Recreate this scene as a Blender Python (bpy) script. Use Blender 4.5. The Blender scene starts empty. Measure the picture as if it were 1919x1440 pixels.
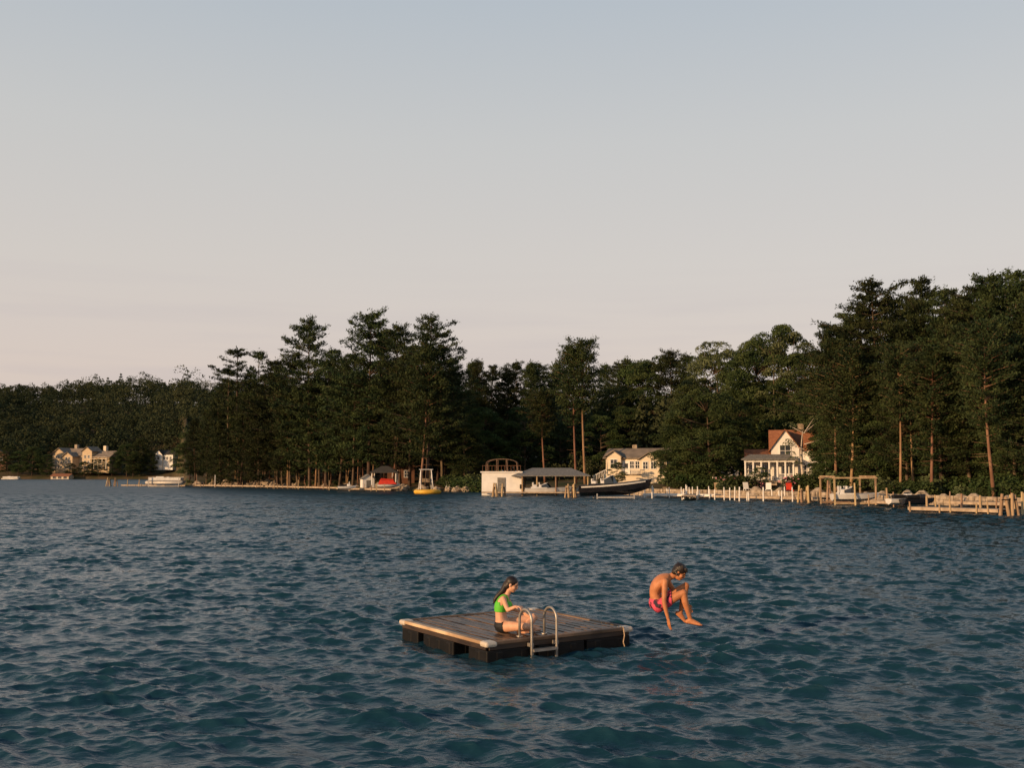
import bpy, bmesh, math, random
import numpy as np
from mathutils import Vector, Matrix
random.seed(7); rng=np.random.default_rng(7)
scene=bpy.context.scene; coll=scene.collection
F=1870.0; H=2.7; PITCH=math.atan(168/1870)
def X(p,d): return (p-960)/F*d*0.996
def Z(py,d):
    v=(720-py)/F
    return H+d*(math.sin(PITCH)+v*math.cos(PITCH))/(math.cos(PITCH)-v*math.sin(PITCH))
# ---------------- materials
def mat(name,c1,c2=None,scale=4.0,rough=0.6,metal=0.0,spec=0.4,bump=0.0,stretch=(1,1,1),rand=0.0,detail=5,contrast=(0.35,0.65),coat=0.0):
    m=bpy.data.materials.new(name); m.use_nodes=True
    nt=m.node_tree; b=nt.nodes['Principled BSDF']
    b.inputs['Roughness'].default_value=rough; b.inputs['Metallic'].default_value=metal
    b.inputs['Specular IOR Level'].default_value=spec; b.inputs['Coat Weight'].default_value=coat
    if c2 is None: c2=tuple(x*0.8 for x in c1)
    tc=nt.nodes.new('ShaderNodeTexCoord'); mp=nt.nodes.new('ShaderNodeMapping'); mp.inputs['Scale'].default_value=stretch
    nz=nt.nodes.new('ShaderNodeTexNoise'); nz.inputs['Scale'].default_value=scale; nz.inputs['Detail'].default_value=detail
    cr=nt.nodes.new('ShaderNodeValToRGB'); cr.color_ramp.elements[0].position=contrast[0]; cr.color_ramp.elements[1].position=contrast[1]
    cr.color_ramp.elements[0].color=(*c1,1); cr.color_ramp.elements[1].color=(*c2,1)
    L=nt.links.new
    L(tc.outputs['Object'],mp.inputs['Vector']); L(mp.outputs['Vector'],nz.inputs['Vector']); L(nz.outputs['Fac'],cr.inputs['Fac'])
    out=cr.outputs['Color']
    if rand>0:
        oi=nt.nodes.new('ShaderNodeObjectInfo'); hs=nt.nodes.new('ShaderNodeHueSaturation')
        mr=nt.nodes.new('ShaderNodeMapRange'); mr.inputs['To Min'].default_value=1-rand; mr.inputs['To Max'].default_value=1+rand
        mr2=nt.nodes.new('ShaderNodeMapRange'); mr2.inputs['To Min'].default_value=0.5-rand*0.06; mr2.inputs['To Max'].default_value=0.5+rand*0.06
        L(oi.outputs['Random'],mr.inputs['Value']); L(mr.outputs['Result'],hs.inputs['Value'])
        L(oi.outputs['Random'],mr2.inputs['Value']); L(mr2.outputs['Result'],hs.inputs['Hue'])
        L(out,hs.inputs['Color']); out=hs.outputs['Color']
    L(out,b.inputs['Base Color'])
    if bump>0:
        bp=nt.nodes.new('ShaderNodeBump'); bp.inputs['Strength'].default_value=bump; bp.inputs['Distance'].default_value=0.02
        L(nz.outputs['Fac'],bp.inputs['Height']); L(bp.outputs['Normal'],b.inputs['Normal'])
    return m
M={}
M['pine']=mat('pine_needles',(0.014,0.026,0.012),(0.052,0.064,0.022),0.45,0.8,rand=0.35,spec=0.1,detail=3)
M['leaf']=mat('broad_leaves',(0.017,0.033,0.011),(0.062,0.08,0.025),0.5,0.75,rand=0.35,spec=0.12,detail=3)
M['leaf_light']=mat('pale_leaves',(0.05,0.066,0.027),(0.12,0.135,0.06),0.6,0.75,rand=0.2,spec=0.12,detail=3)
M['far']=mat('distant_foliage',(0.022,0.033,0.017),(0.06,0.066,0.031),0.05,0.85,spec=0.05,detail=5)
M['rust']=mat('slightly_browned_needles',(0.020,0.025,0.012),(0.068,0.045,0.02),0.4,0.8,spec=0.1)
M['bark']=mat('pine_bark',(0.17,0.09,0.05),(0.34,0.20,0.12),1.6,0.9,bump=0.5,stretch=(1,1,0.3),rand=0.35,spec=0.2)
M['bark_dark']=mat('grey_bark',(0.06,0.042,0.03),(0.13,0.088,0.058),3.0,0.9,bump=0.5,stretch=(1,1,0.3),rand=0.3,spec=0.2)
M['birch']=mat('pale_bark',(0.45,0.38,0.3),(0.6,0.52,0.42),3.0,0.8,spec=0.2)
M['white']=mat('white_paint',(0.78,0.75,0.69),(0.68,0.65,0.60),1.5,0.55)
M['cream']=mat('cream_siding',(0.68,0.58,0.43),(0.6,0.5,0.36),1.2,0.7,stretch=(0.3,0.3,6))
M['tan']=mat('tan_siding',(0.52,0.39,0.24),(0.42,0.31,0.19),0.5,0.7)
M['brownwall']=mat('brown_cabin_wall',(0.16,0.07,0.035),(0.11,0.05,0.03),1.2,0.8,stretch=(0.3,0.3,6))
M['roof_grey']=mat('grey_shingle',(0.12,0.115,0.105),(0.2,0.19,0.17),5,0.85)
M['roof_tan']=mat('weathered_tan_shingle',(0.15,0.12,0.09),(0.24,0.19,0.145),1,0.85)
M['roof_brown']=mat('red_brown_shingle',(0.24,0.09,0.042),(0.36,0.15,0.07),3,0.85)
M['roof_dark']=mat('dark_shingle',(0.03,0.03,0.028),(0.06,0.055,0.05),5,0.85)
M['glass']=mat('window_glass',(0.02,0.025,0.03),(0.03,0.035,0.04),1,0.08,spec=0.6)
M['post']=mat('weathered_piling',(0.28,0.18,0.10),(0.45,0.32,0.19),3,0.85,bump=0.4,stretch=(1,1,0.2),rand=0.3)
M['dockwood']=mat('grey_dock_boards',(0.28,0.21,0.14),(0.45,0.35,0.25),2.5,0.8,stretch=(1,6,1))
M['metal']=mat('brushed_aluminium',(0.30,0.27,0.235),(0.42,0.385,0.34),8,0.45,metal=0.6)
M['liftmetal']=mat('galvanised_frame',(0.4,0.38,0.35),(0.55,0.52,0.48),4,0.5,metal=0.3)
M['black']=mat('black_plastic',(0.006,0.006,0.006),(0.010,0.009,0.009),5,0.55,spec=0.2)
M['gelblack']=mat('black_gelcoat',(0.010,0.010,0.013),(0.015,0.015,0.018),2,0.2,spec=0.4,coat=0.3)
M['gelwhite']=mat('white_gelcoat',(0.70,0.68,0.64),(0.62,0.6,0.56),2,0.25,coat=0.3)
M['red']=mat('red_canvas',(0.65,0.045,0.015),(0.5,0.03,0.015),2,0.7)
M['yellow']=mat('yellow_vinyl',(0.72,0.40,0.04),(0.6,0.33,0.03),2,0.5)
M['stone']=mat('field_stone',(0.18,0.14,0.1),(0.46,0.37,0.27),2.2,0.9,bump=0.6)
M['flower']=mat('white_blossom',(0.7,0.66,0.62),(0.5,0.45,0.4),2,0.8)
M['pinkflower']=mat('pink_blossom',(0.5,0.14,0.2),(0.6,0.3,0.33),2,0.8)
# ---------------- mesh helpers
def np_mesh(name,V,Fc,smooth=False):
    V=np.asarray(V,dtype=np.float32); Fc=np.asarray(Fc,dtype=np.int32)
    me=bpy.data.meshes.new(name); me.vertices.add(len(V)); me.vertices.foreach_set('co',V.ravel())
    n,k=Fc.shape
    me.loops.add(n*k); me.loops.foreach_set('vertex_index',Fc.ravel())
    me.polygons.add(n); me.polygons.foreach_set('loop_start',np.arange(0,n*k,k,dtype=np.int32))
    if smooth: me.polygons.foreach_set('use_smooth',np.ones(n,dtype=bool))
    me.update(calc_edges=True); return me
def thing(name,label,cat,loc=(0,0,0),rz=0.0,group=None,scale=(1,1,1)):
    e=bpy.data.objects.new(name,None); e.empty_display_size=0.3; e.location=loc; e.rotation_euler=(0,0,rz); e.scale=scale
    coll.objects.link(e); e['label']=label; e['category']=cat
    if group: e['group']=group
    return e
def part(name,me,m,parent,loc=(0,0,0),label=None,rot=(0,0,0)):
    o=bpy.data.objects.new(name,me); coll.objects.link(o)
    if m is not None and len(me.materials)==0: me.materials.append(m)
    if parent: o.parent=parent
    o.location=loc; o.rotation_euler=rot
    if label: o['label']=label
    return o
class MB:
    def __init__(s): s.v=[]; s.f=[]
    def add(s,vs,fs):
        n=len(s.v); s.v+= [tuple(v) for v in vs]; s.f+=[tuple(i+n for i in f) for f in fs]; return s
    def box(s,c,d,rz=0.0,R=None):
        hx,hy,hz=d[0]/2,d[1]/2,d[2]/2
        vs=[Vector((x,y,z)) for z in(-hz,hz) for y in(-hy,hy) for x in(-hx,hx)]
        if R is None: R=Matrix.Rotation(rz,3,'Z')
        vs=[R@v+Vector(c) for v in vs]
        return s.add(vs,[(0,2,3,1),(4,5,7,6),(0,1,5,4),(2,6,7,3),(0,4,6,2),(1,3,7,5)])
    def cyl(s,a,b,ra,rb=None,n=8):
        if rb is None: rb=ra
        a=Vector(a); b=Vector(b); d=(b-a).normalized()
        u=d.orthogonal().normalized(); w=d.cross(u)
        vs=[]
        for p,r in((a,ra),(b,rb)):
            for i in range(n):
                t=2*math.pi*i/n; vs.append(p+u*(r*math.cos(t))+w*(r*math.sin(t)))
        fs=[(i,(i+1)%n,n+(i+1)%n,n+i) for i in range(n)]+[tuple(range(n-1,-1,-1)),tuple(range(n,2*n))]
        return s.add(vs,fs)
    def tube(s,pts,r,n=8):
        pts=[Vector(p) for p in pts]; vs=[]; rs=r if hasattr(r,'__len__') else [r]*len(pts)
        ref=None
        for i,p in enumerate(pts):
            d=(pts[min(i+1,len(pts)-1)]-pts[max(i-1,0)]).normalized()
            if ref is None: ref=d.orthogonal().normalized()
            u=(ref-d*ref.dot(d)).normalized(); ref=u; w=d.cross(u)
            for k in range(n):
                t=2*math.pi*k/n; vs.append(p+u*(rs[i]*math.cos(t))+w*(rs[i]*math.sin(t)))
        fs=[]
        for i in range(len(pts)-1):
            for k in range(n): fs.append((i*n+k,i*n+(k+1)%n,(i+1)*n+(k+1)%n,(i+1)*n+k))
        fs.append(tuple(range(n-1,-1,-1))); fs.append(tuple((len(pts)-1)*n+k for k in range(n)))
        return s.add(vs,fs)
    def ell(s,c,r,nu=14,nv=10,R=None):
        c=Vector(c); vs=[]; R=R or Matrix.Identity(3)
        for j in range(nv+1):
            p=math.pi*j/nv
            for i in range(nu):
                t=2*math.pi*i/nu
                vs.append(c+R@Vector((r[0]*math.sin(p)*math.cos(t),r[1]*math.sin(p)*math.sin(t),r[2]*math.cos(p))))
        fs=[(j*nu+i,(j+1)*nu+i,(j+1)*nu+(i+1)%nu,j*nu+(i+1)%nu) for j in range(nv) for i in range(nu)]
        return s.add(vs,fs)
    def mesh(s,name,smooth=False):
        me=bpy.data.meshes.new(name); me.from_pydata(s.v,[],s.f); me.update()
        if smooth: me.polygons.foreach_set('use_smooth',np.ones(len(me.polygons),dtype=bool))
        return me
    def obj(s,name,m,parent=None,loc=(0,0,0),bevel=0,smooth=False,label=None,rot=(0,0,0)):
        me=s.mesh(name,smooth)
        bm=bmesh.new(); bm.from_mesh(me); bmesh.ops.recalc_face_normals(bm,faces=bm.faces); bm.to_mesh(me); bm.free()
        if smooth: me.polygons.foreach_set('use_smooth',np.ones(len(me.polygons),dtype=bool))
        o=part(name,me,m,parent,loc,label,rot)
        if bevel:
            md=o.modifiers.new('bevel','BEVEL'); md.width=bevel; md.segments=2; md.limit_method='ANGLE'
        return o
# ---------------- terrain
SP=[-4000,-1200,0,300,335,350,600,700,800,880,1000,1100,1300,1500,1700,1919,2600,5000]
SY=[560,520,480,480,470,222,186,168,152,148,140,132,118,104,90,78,62,40]
def shore(u): return np.interp(u*F+960,SP,SY)
def gz(x,y):
    x=np.asarray(x,float); y=np.asarray(y,float); u=x/np.maximum(y,1); t=y-shore(u); px=u*F+960
    wl=np.clip((360-px)/30,0,1)
    near=np.interp(t,[-500,-30,-4,0,1,2,30,60,150,260,600,3000],[-4,-4,-1.4,-0.35,0.35,0.55,1.9,3.2,9,19,30,30])
    far=np.interp(t,[-500,-30,-4,0,2,20,120,240,420,3000],[-4,-4,-1.4,-0.3,1.0,4,24,50,66,66])
    z=near*(1-wl)+far*wl
    ridge=np.interp(y,[480,500,600,720,900,3000],[0,4,24,50,62,62])*np.clip((760-px)/300,0,1)
    z=np.maximum(z,np.where(t>20,ridge,-10))
    return z+np.where(t>3,0.25*np.sin(x*0.21)*np.cos(y*0.17),0)
us=np.concatenate([np.linspace(-2.2,-0.62,14),np.linspace(-0.6,0.6,260),np.linspace(0.62,2.2,14)])
ts=np.array([-1000,-60,-30,-10,-4,-2,-1,0,0.5,1,2,4,7,11,16,22,30,40,52,66,82,100,125,150,180,220,260,320,400,520,700,1200,3000])
UU,TT=np.meshgrid(us,ts); YY=np.maximum(shore(UU)+TT,2)
XX=UU*YY; ZZ=gz(XX,YY)
def gridq(nr,nc):
    idx=np.arange(nr*nc).reshape(nr,nc)
    return np.stack([idx[:-1,:-1].ravel(),idx[:-1,1:].ravel(),idx[1:,1:].ravel(),idx[1:,:-1].ravel()],1)
me=np_mesh('ground',np.stack([XX.ravel(),YY.ravel(),ZZ.ravel()],1),gridq(*UU.shape),True)
M['ground']=mat('grass_and_needles',(0.035,0.045,0.016),(0.12,0.08,0.045),0.12,0.95,spec=0.1,detail=8,bump=0.3)
g=part('ground',me,M['ground'],None); g['kind']='structure'; g['label']='grassy wooded lake shore rising into low hills'; g['category']='ground'
# ---------------- water
def waterh(x,y,dl):
    r=np.random.default_rng(3); hz=np.zeros_like(x); hx=np.zeros_like(x); hy=np.zeros_like(x)
    N=240
    lam=np.exp(r.uniform(math.log(0.075),math.log(3.0),N)); th=math.radians(-104)+r.normal(0,0.5,N); ph=r.uniform(0,6.28,N)
    for i in range(N):
        l=lam[i]; w=math.exp(-((math.log(l)-math.log(0.34))**2)/(2*0.9**2))
        a=0.044*w*l/(2*math.pi)
        if l>1.2: a*=1.35
        k=2*math.pi/l; dx,dy=math.cos(th[i]),math.sin(th[i])
        fade=np.clip((l/(dl*2.2))-0.6,0,1)
        arg=k*(dx*x+dy*y)+ph[i]
        hz+=a*fade*np.cos(arg); s=np.sin(arg)*a*fade*0.95
        hx-=dx*s; hy-=dy*s
    gmod=0.96+0.22*np.sin(x*0.75+y*0.31+1)*np.sin(y*0.57-x*0.19)+0.16*np.sin(x*1.6-y*1.3)*np.sin(x*.6+y*1.9)
    return hx*gmod,hy*gmod,hz*gmod
rows=np.concatenate([[1.5,4],np.exp(np.linspace(math.log(7),math.log(130),1500)),np.exp(np.linspace(math.log(132),math.log(900),60))])
cols=np.concatenate([[-3,-1.6,-1.0],np.linspace(-0.6,0.6,1100),[1.0,1.6,3]])
CU,RY=np.meshgrid(cols,rows); WX=CU*RY; WY=RY.copy()
dl=np.maximum(np.gradient(rows)[:,None]*np.ones_like(CU),np.abs(np.gradient(cols))[None,:]*RY)
hx,hy,hz=waterh(WX,WY,dl)
me=np_mesh('water',np.stack([(WX+hx).ravel(),(WY+hy).ravel(),hz.ravel()],1),gridq(*CU.shape),True)
wm=bpy.data.materials.new('lake_water'); wm.use_nodes=True; nt=wm.node_tree; b=nt.nodes['Principled BSDF']
b.inputs['Base Color'].default_value=(0.0075,0.034,0.050,1); b.inputs['IOR'].default_value=1.34
L=nt.links.new
tc=nt.nodes.new('ShaderNodeTexCoord')
def VM(op,a=None,b_=None,sc=None):
    n=nt.nodes.new('ShaderNodeVectorMath'); n.operation=op
    for i,q in enumerate((a,b_)):
        if q is None: continue
        if isinstance(q,tuple): n.inputs[i].default_value=q
        else: L(q,n.inputs[i])
    if sc is not None:
        if isinstance(sc,float): n.inputs['Scale'].default_value=sc
        else: L(sc,n.inputs['Scale'])
    return n
def MR(src,a,b_,c,d_):
    n=nt.nodes.new('ShaderNodeMapRange'); n.inputs['From Min'].default_value=a; n.inputs['From Max'].default_value=b_; n.inputs['To Min'].default_value=c; n.inputs['To Max'].default_value=d_; L(src,n.inputs['Value']); return n.outputs['Result']
ln=VM('LENGTH',tc.outputs['Object']).outputs['Value']
L(MR(ln,20,150,.045,.40),b.inputs['Roughness'])
mp=nt.nodes.new('ShaderNodeMapping'); mp.inputs['Scale'].default_value=(0.55,1.5,1); mp.inputs['Rotation'].default_value=(0,0,0.2); L(tc.outputs['Object'],mp.inputs['Vector'])
n1=nt.nodes.new('ShaderNodeTexNoise'); n1.inputs['Scale'].default_value=11; n1.inputs['Detail'].default_value=4; n1.inputs['Distortion'].default_value=0.4
n2=nt.nodes.new('ShaderNodeTexNoise'); n2.inputs['Scale'].default_value=1.5; n2.inputs['Detail'].default_value=3
n3=nt.nodes.new('ShaderNodeTexNoise'); n3.inputs['Scale'].default_value=0.12; n3.inputs['Detail'].default_value=5
for n in(n1,n2,n3): L(mp.outputs['Vector'],n.inputs['Vector'])
b1=nt.nodes.new('ShaderNodeBump'); b1.inputs['Strength'].default_value=0.6; b1.inputs['Distance'].default_value=0.028
L(n1.outputs['Fac'],b1.inputs['Height'])
vs_=VM('SUBTRACT',n2.outputs['Color'],(.5,.5,.5)); vm_=VM('MULTIPLY',vs_.outputs[0],(.8,1.15,0))
k1=MR(ln,14,100,0.12,2.1); mm=nt.nodes.new('ShaderNodeMath'); mm.operation='MULTIPLY'; L(k1,mm.inputs[0]); L(MR(n3.outputs['Fac'],.35,.65,.6,1.35),mm.inputs[1])
vk=VM('SCALE',vm_.outputs[0],None,mm.outputs[0]); va=VM('ADD',b1.outputs['Normal'],vk.outputs[0]); vn=VM('NORMALIZE',va.outputs[0]); L(vn.outputs[0],b.inputs['Normal'])
w=part('water',me,wm,None); w['kind']='structure'; w['label']='choppy dark blue lake water'; w['category']='water'
# ---------------- trees
def leafq(C,r,l,w,bias=None,bs=0.0,flat=False):
    n=len(C); d=r.normal(size=(n,3)); 
    if bias is not None: d=d+bias*bs
    d/=np.linalg.norm(d,axis=1)[:,None]
    e=r.normal(size=(n,3))
    if flat: e=e*0.75+np.array([0,0,1.])
    e=np.cross(d,e); e/=np.linalg.norm(e,axis=1)[:,None]
    ll=(l*r.uniform(0.6,1.35,n))[:,None]/2; ww=(w*r.uniform(0.6,1.35,n))[:,None]/2
    V=np.stack([C-d*ll,C+e*ww,C+d*ll,C-e*ww],1).reshape(-1,3)
    return V,np.arange(4*n).reshape(n,4)
def trunk_pts(h,lean,r):
    n=9; ax=r.uniform(0,6.28); k=r.uniform(0.2,0.9)*lean
    return [(math.cos(ax)*k*math.sin(i/(n-1)*2.2)*h*0.03,math.sin(ax)*k*math.sin(i/(n-1)*2.8)*h*0.03,h*i/(n-1)-(0.4 if i==0 else 0)) for i in range(n)]
def conifer(seed,h,cb,R,sp,prof,tuft=16,k=10,up=0.1,rad=None,lean=1.0,leafl=0.42,leafw=0.13,gap=0.0,nbr=5,vz=0.15,ls=(.55,1.15)):
    r=np.random.default_rng(seed); mb=MB(); tp=trunk_pts(h,lean,r); rad=rad or h*0.012
    mb.tube(tp,[rad*(1.2 if i==0 else 1)*(1-0.85*i/8) for i in range(9)],8)
    tpn=np.array(tp); Cs=[];Bs=[]; sect=r.uniform(0.5,1.25,8)
    z=cb*h; 
    while z<h*0.985:
        t=(z-cb*h)/((1-cb)*h); az0=r.uniform(0,6.28); wl=r.uniform(0.72,1.2)
        nb_=nbr+r.integers(-1,2)
        for q in range(nb_):
            if r.uniform()<gap: continue
            az=az0+6.2832*q/nb_+r.uniform(-0.4,0.4)
            L_=R*np.interp(t,prof[0],prof[1])*wl*r.uniform(*ls)*(0.6+0.5*sect[int(az/6.2832*8)%8])
            zz=z+r.uniform(-.25,.25)
            base=np.array([np.interp(zz,tpn[:,2],tpn[:,0]),np.interp(zz,tpn[:,2],tpn[:,1]),zz])
            rise=up+0.6*max(0,t-0.6)+r.uniform(-0.12,0.12)
            d=np.array([math.cos(az),math.sin(az),rise]); cu=r.uniform(0.02,0.18)
            tip=base+d*L_+np.array([0,0,cu*L_])
            mb.cyl(base,tip,max(0.02,0.012*L_+0.02),0.008,4)
            nt_=max(5,int(tuft*(0.3+L_/R)))
            s=r.uniform(0.12,1.0,nt_)**0.75; side=np.array([-d[1],d[0],0])
            lat=r.uniform(-1,1,nt_)*0.36*L_*(1.12-s)
            c=base+np.outer(s,d*L_)+np.outer(lat,side); c[:,2]+=cu*L_*s*s+r.normal(0,vz*.7,nt_)+0.08
            cc=np.repeat(c,k,0)+r.normal(size=(nt_*k,3))*np.array([0.25,0.25,vz])
            Cs.append(cc); Bs.append(np.repeat((d+np.array([0,0,0.25]))[None],nt_*k,0))
        z+=sp*(1.15-0.5*t)*r.uniform(0.7,1.4)
    cc=np.array([tp[-1][0],tp[-1][1],h*.985])+r.normal(size=(70,3))*np.array([0.2,0.2,0.4]); Cs.append(cc); Bs.append(np.repeat([[0,0,1.]],70,0))
    for j in range(9):
        zz=h*r.uniform(0.45*cb,cb); a=r.uniform(0,6.28); p=np.array([np.interp(zz,tpn[:,2],tpn[:,0]),np.interp(zz,tpn[:,2],tpn[:,1]),zz]); l=r.uniform(0.5,1.9)
        mb.cyl(p,p+np.array([math.cos(a)*l,math.sin(a)*l,r.uniform(-0.3,0.3)]),0.03,0.008,4)
    C=np.concatenate(Cs); V,Fq=leafq(C,r,leafl,leafw,np.concatenate(Bs),1.0,True)
    return mb.mesh('trunk',True),np_mesh('crown',V,Fq)
def broad(seed,h,cb,R,nl,per=230,leaf=0.26,rad=None):
    r=np.random.default_rng(seed); mb=MB(); tp=trunk_pts(h*0.8,2.0,r); rad=rad or h*0.014
    mb.tube(tp,[rad*(1.3 if i==0 else 1)*(1-0.85*i/8) for i in range(9)],8)
    Cs=[]
    cz=h*(cb+1)/2; hzr=h*(1-cb)/2
    for i in range(nl):
        z=r.uniform(-1,1); a=r.uniform(0,6.28); q=r.uniform(0.35,1.0)**0.5
        prof=math.sqrt(max(0,1-z*z))**0.75*(1.0-0.15*z)
        c=np.array([math.cos(a)*R*prof*q*r.uniform(0.7,1.15),math.sin(a)*R*prof*q*r.uniform(0.7,1.15),cz+z*hzr*0.92])
        if q>0.3 and i%2==0:
            z0=max(h*cb*0.7,min(c[2]-0.35*math.hypot(c[0],c[1]),h*0.75))
            mb.cyl((0,0,z0),tuple(c),0.012*R+0.03,0.012,4)
        lr=r.uniform(0.5,1.0)*R*0.29
        n=int(per*(0.6+lr/(R*0.3)))
        v=r.normal(size=(n,3)); v/=np.linalg.norm(v,axis=1)[:,None]; v[:,2]=np.where(v[:,2]<-0.3,-v[:,2],v[:,2])
        rr=r.uniform(0.5,1.12,n)**0.6
        Cs.append(c+v*rr[:,None]*lr*np.array([1.15,1.15,0.7]))
    C=np.concatenate(Cs); V,Fq=leafq(C,r,leaf,leaf*0.6)
    return mb.mesh('trunk',True),np_mesh('crown',V,Fq)
P_full=([0,0.1,0.3,0.6,0.85,1],[0.6,0.95,1.0,0.78,0.42,0.12])
P_white=([0,0.15,0.4,0.65,0.85,1],[0.6,0.9,1.0,0.88,0.55,0.16])
P_red=([0,0.2,0.5,0.8,1],[0.45,0.95,1.0,0.8,0.35])
VAR={
 'P':[conifer(11+i,20,0.16,4.5,0.68,P_full,tuft=15,k=9,vz=.17) for i in range(3)],
 'W':[conifer(31+i,24,0.18,5.9,0.94,P_white,tuft=22,k=10,up=0.10,gap=0.08,vz=.13,ls=(.42,1.25)) for i in range(5)],
 'R':[conifer(51+i,20,[0.44,0.36,0.50][i],3.3,0.58,P_red,tuft=15,k=9,up=0.25,rad=0.19,lean=1.6,leafl=0.36,gap=0.08,vz=.18) for i in range(3)],
 'S':[conifer(61+i,22,0.26,4.4,1.35,P_white,tuft=16,k=10,up=0.12,gap=0.2,nbr=4,vz=.10) for i in range(2)],
 'D':[broad(71+i,16,0.06,5.2,80) for i in range(4)],
 'L':[broad(81+i,16,0.15,4.2,48,per=150,leaf=0.24) for i in range(2)],
 'B':[broad(91,8,0.3,2.3,15,per=40,leaf=0.16,rad=0.15)],
}
HT={'P':20,'W':24,'R':20,'S':22,'D':16,'L':16,'B':8}
INFO={'P':('pine_tree','dense dark green pine growing down near the ground','pine tree','pine','bark_dark'),
'W':('pine_tree','tall white pine with layered spreading branches on the shore','pine tree','pine','bark_dark'),
'R':('pine_tree','red pine with long bare orange sunlit trunk','pine tree','pine','bark'),
'S':('pine_tree','thin open pine with sparse layered boughs','pine tree','pine','bark_dark'),
'D':('broadleaf_tree','round dark green broadleaf tree on the wooded shore','tree','leaf','bark_dark'),
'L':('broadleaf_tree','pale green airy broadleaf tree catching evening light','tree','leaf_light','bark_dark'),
'B':('birch_tree','small birch with pale limbs and thin foliage beside the porch','tree','leaf_light','birch')}
for k,vs in VAR.items():
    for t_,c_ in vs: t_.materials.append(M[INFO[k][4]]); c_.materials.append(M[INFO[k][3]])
cnt={}
def tree(px,d,top,k,wid=1.0,v=None,label=None,crownmat=None):
    x=X(px,d); g0=float(gz(x,d)); h=Z(top,d)-g0; s=h/HT[k]
    cnt[k]=cnt.get(k,0)+1; vi=(cnt[k] if v is None else v)%len(VAR[k]); nm,lb,cat,_,_=INFO[k]
    sw=(0.35*1+0.65*s)*wid*(random.uniform(.85,1.15) if wid==1.0 else 1)
    e=thing(nm,label or lb,cat,(x,d,g0),random.uniform(0,6.28),'trees along the lake shore',(sw,sw,s))
    tl=.055 if k in 'RS' else .025
    e.rotation_euler=(random.uniform(-tl,tl),random.uniform(-tl,tl),e.rotation_euler[2])
    part('trunk',VAR[k][vi][0],None,e); c=part('crown',VAR[k][vi][1],None,e)
    if crownmat:
        c.material_slots[0].link='OBJECT'; c.material_slots[0].material=M[crownmat]
    return e
T=[(356,226,808,'D'),(368,222,785,'P'),(388,218,765,'P'),(402,214,745,'P'),(432,208,690,'S'),(450,205,656,'S'),(478,204,658,'S'),(465,206,700,'W'),(500,200,700,'W'),(522,196,676,'W'),(545,190,666,'W'),
(582,184,600,'W'),(612,182,655,'W'),(636,178,675,'P'),(662,174,660,'W'),(692,168,586,'W'),(716,170,630,'W'),(742,165,612,'W'),(768,162,650,'P'),(800,154,593,'W'),(830,158,642,'W'),(850,166,676,'W'),
(415,205,790,'P'),(450,202,765,'P'),(487,198,750,'P'),(530,194,740,'P'),(560,190,730,'P'),(600,188,705,'P'),(640,182,725,'P'),(675,180,705,'P'),(720,172,695,'P'),(750,170,710,'P'),(835,167,725,'P'),
(540,190,720,'R'),(592,184,720,'R'),(736,164,690,'R'),(787,153,650,'R'),
(880,205,678,'P'),(897,195,676,'P'),(920,212,688,'W'),(945,200,690,'P'),(968,205,680,'W'),(990,198,678,'P'),(1012,206,684,'W'),(1040,205,683,'P'),(1060,210,692,'D'),(1140,205,684,'P'),
(1022,152,735,'R'),(1160,190,678,'W'),(1185,185,672,'P'),(1210,184,680,'D'),(1236,180,664,'D'),(1262,176,660,'W'),(1290,172,666,'P'),(1318,165,662,'D'),
(1345,158,637,'L'),(1372,160,660,'L'),(1400,155,672,'D'),(1428,150,640,'D'),(1462,142,606,'D'),(1495,140,622,'L'),(1528,136,655,'D'),
(872,156,800,'D'),(905,162,765,'D'),(945,165,790,'D'),(985,165,760,'D'),(1050,168,790,'D'),(1125,168,780,'D'),(1180,170,760,'D'),(1235,172,740,'D'),(1160,178,725,'D'),
(1298,128,746,'D'),(1330,124,726,'D'),(1360,130,745,'D'),(1390,142,745,'D'),(1570,122,700,'D'),(1500,145,700,'D'),(1440,150,710,'D'),
(1560,116,612,'W'),(1590,118,605,'P'),(1622,112,575,'W'),(1652,108,527,'W'),(1690,110,556,'W'),(1716,104,570,'W'),(1746,104,528,'W'),(1778,100,545,'W'),(1808,98,556,'P'),(1836,95,535,'W'),(1866,92,532,'W'),(1892,90,512,'W'),(1925,88,516,'W'),(1965,86,520,'P'),(2010,86,530,'W'),
(1600,106,700,'P'),(1640,103,680,'P'),(1700,98,670,'P'),(1765,94,660,'P'),(1820,92,650,'P'),(1900,88,650,'P'),(1950,84,640,'P'),(1580,110,750,'D'),(1620,106,770,'D'),(1650,102,760,'D'),(1690,101,750,'D'),(1730,99,760,'D'),(1768,97,750,'D'),(1800,95,760,'D'),(1845,93,750,'D'),(1885,91,750,'D'),(1915,90,740,'D'),
(1566,106,645,'R'),(1594,103,660,'R'),(1686,95,650,'R'),(1744,92,660,'R'),(1862,84,610,'R')]
for t in T: tree(*t)
for a in((1080,146,654,'R',.98,0),(1097,144.5,640,'R',.98,2)):
    q=tree(*a); q.rotation_euler=(0,0.005 if a[0]<1090 else -.01,random.uniform(0,6))
tree(1508,112,778,'B',1.2)
tree(1272,134,800,'D',.9); tree(1425,119,876,'D',.5); tree(1562,117,790,'D',.9); tree(1543,116,815,'D',.55); tree(1158,141,866,'D',.5)
tree(1712,96,660,'R',.9,1,'red pine with slightly browned needles and bare trunk','rust')
for i in range(20):
    px=425+i*14.5+random.uniform(-8,8); d=float(shore((px-960)/F))+random.uniform(2.5,8); tree(px,d,random.uniform(735,795),'R',random.uniform(.6,.85),None,'young pine with thin sunlit trunk at the water edge')
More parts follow.
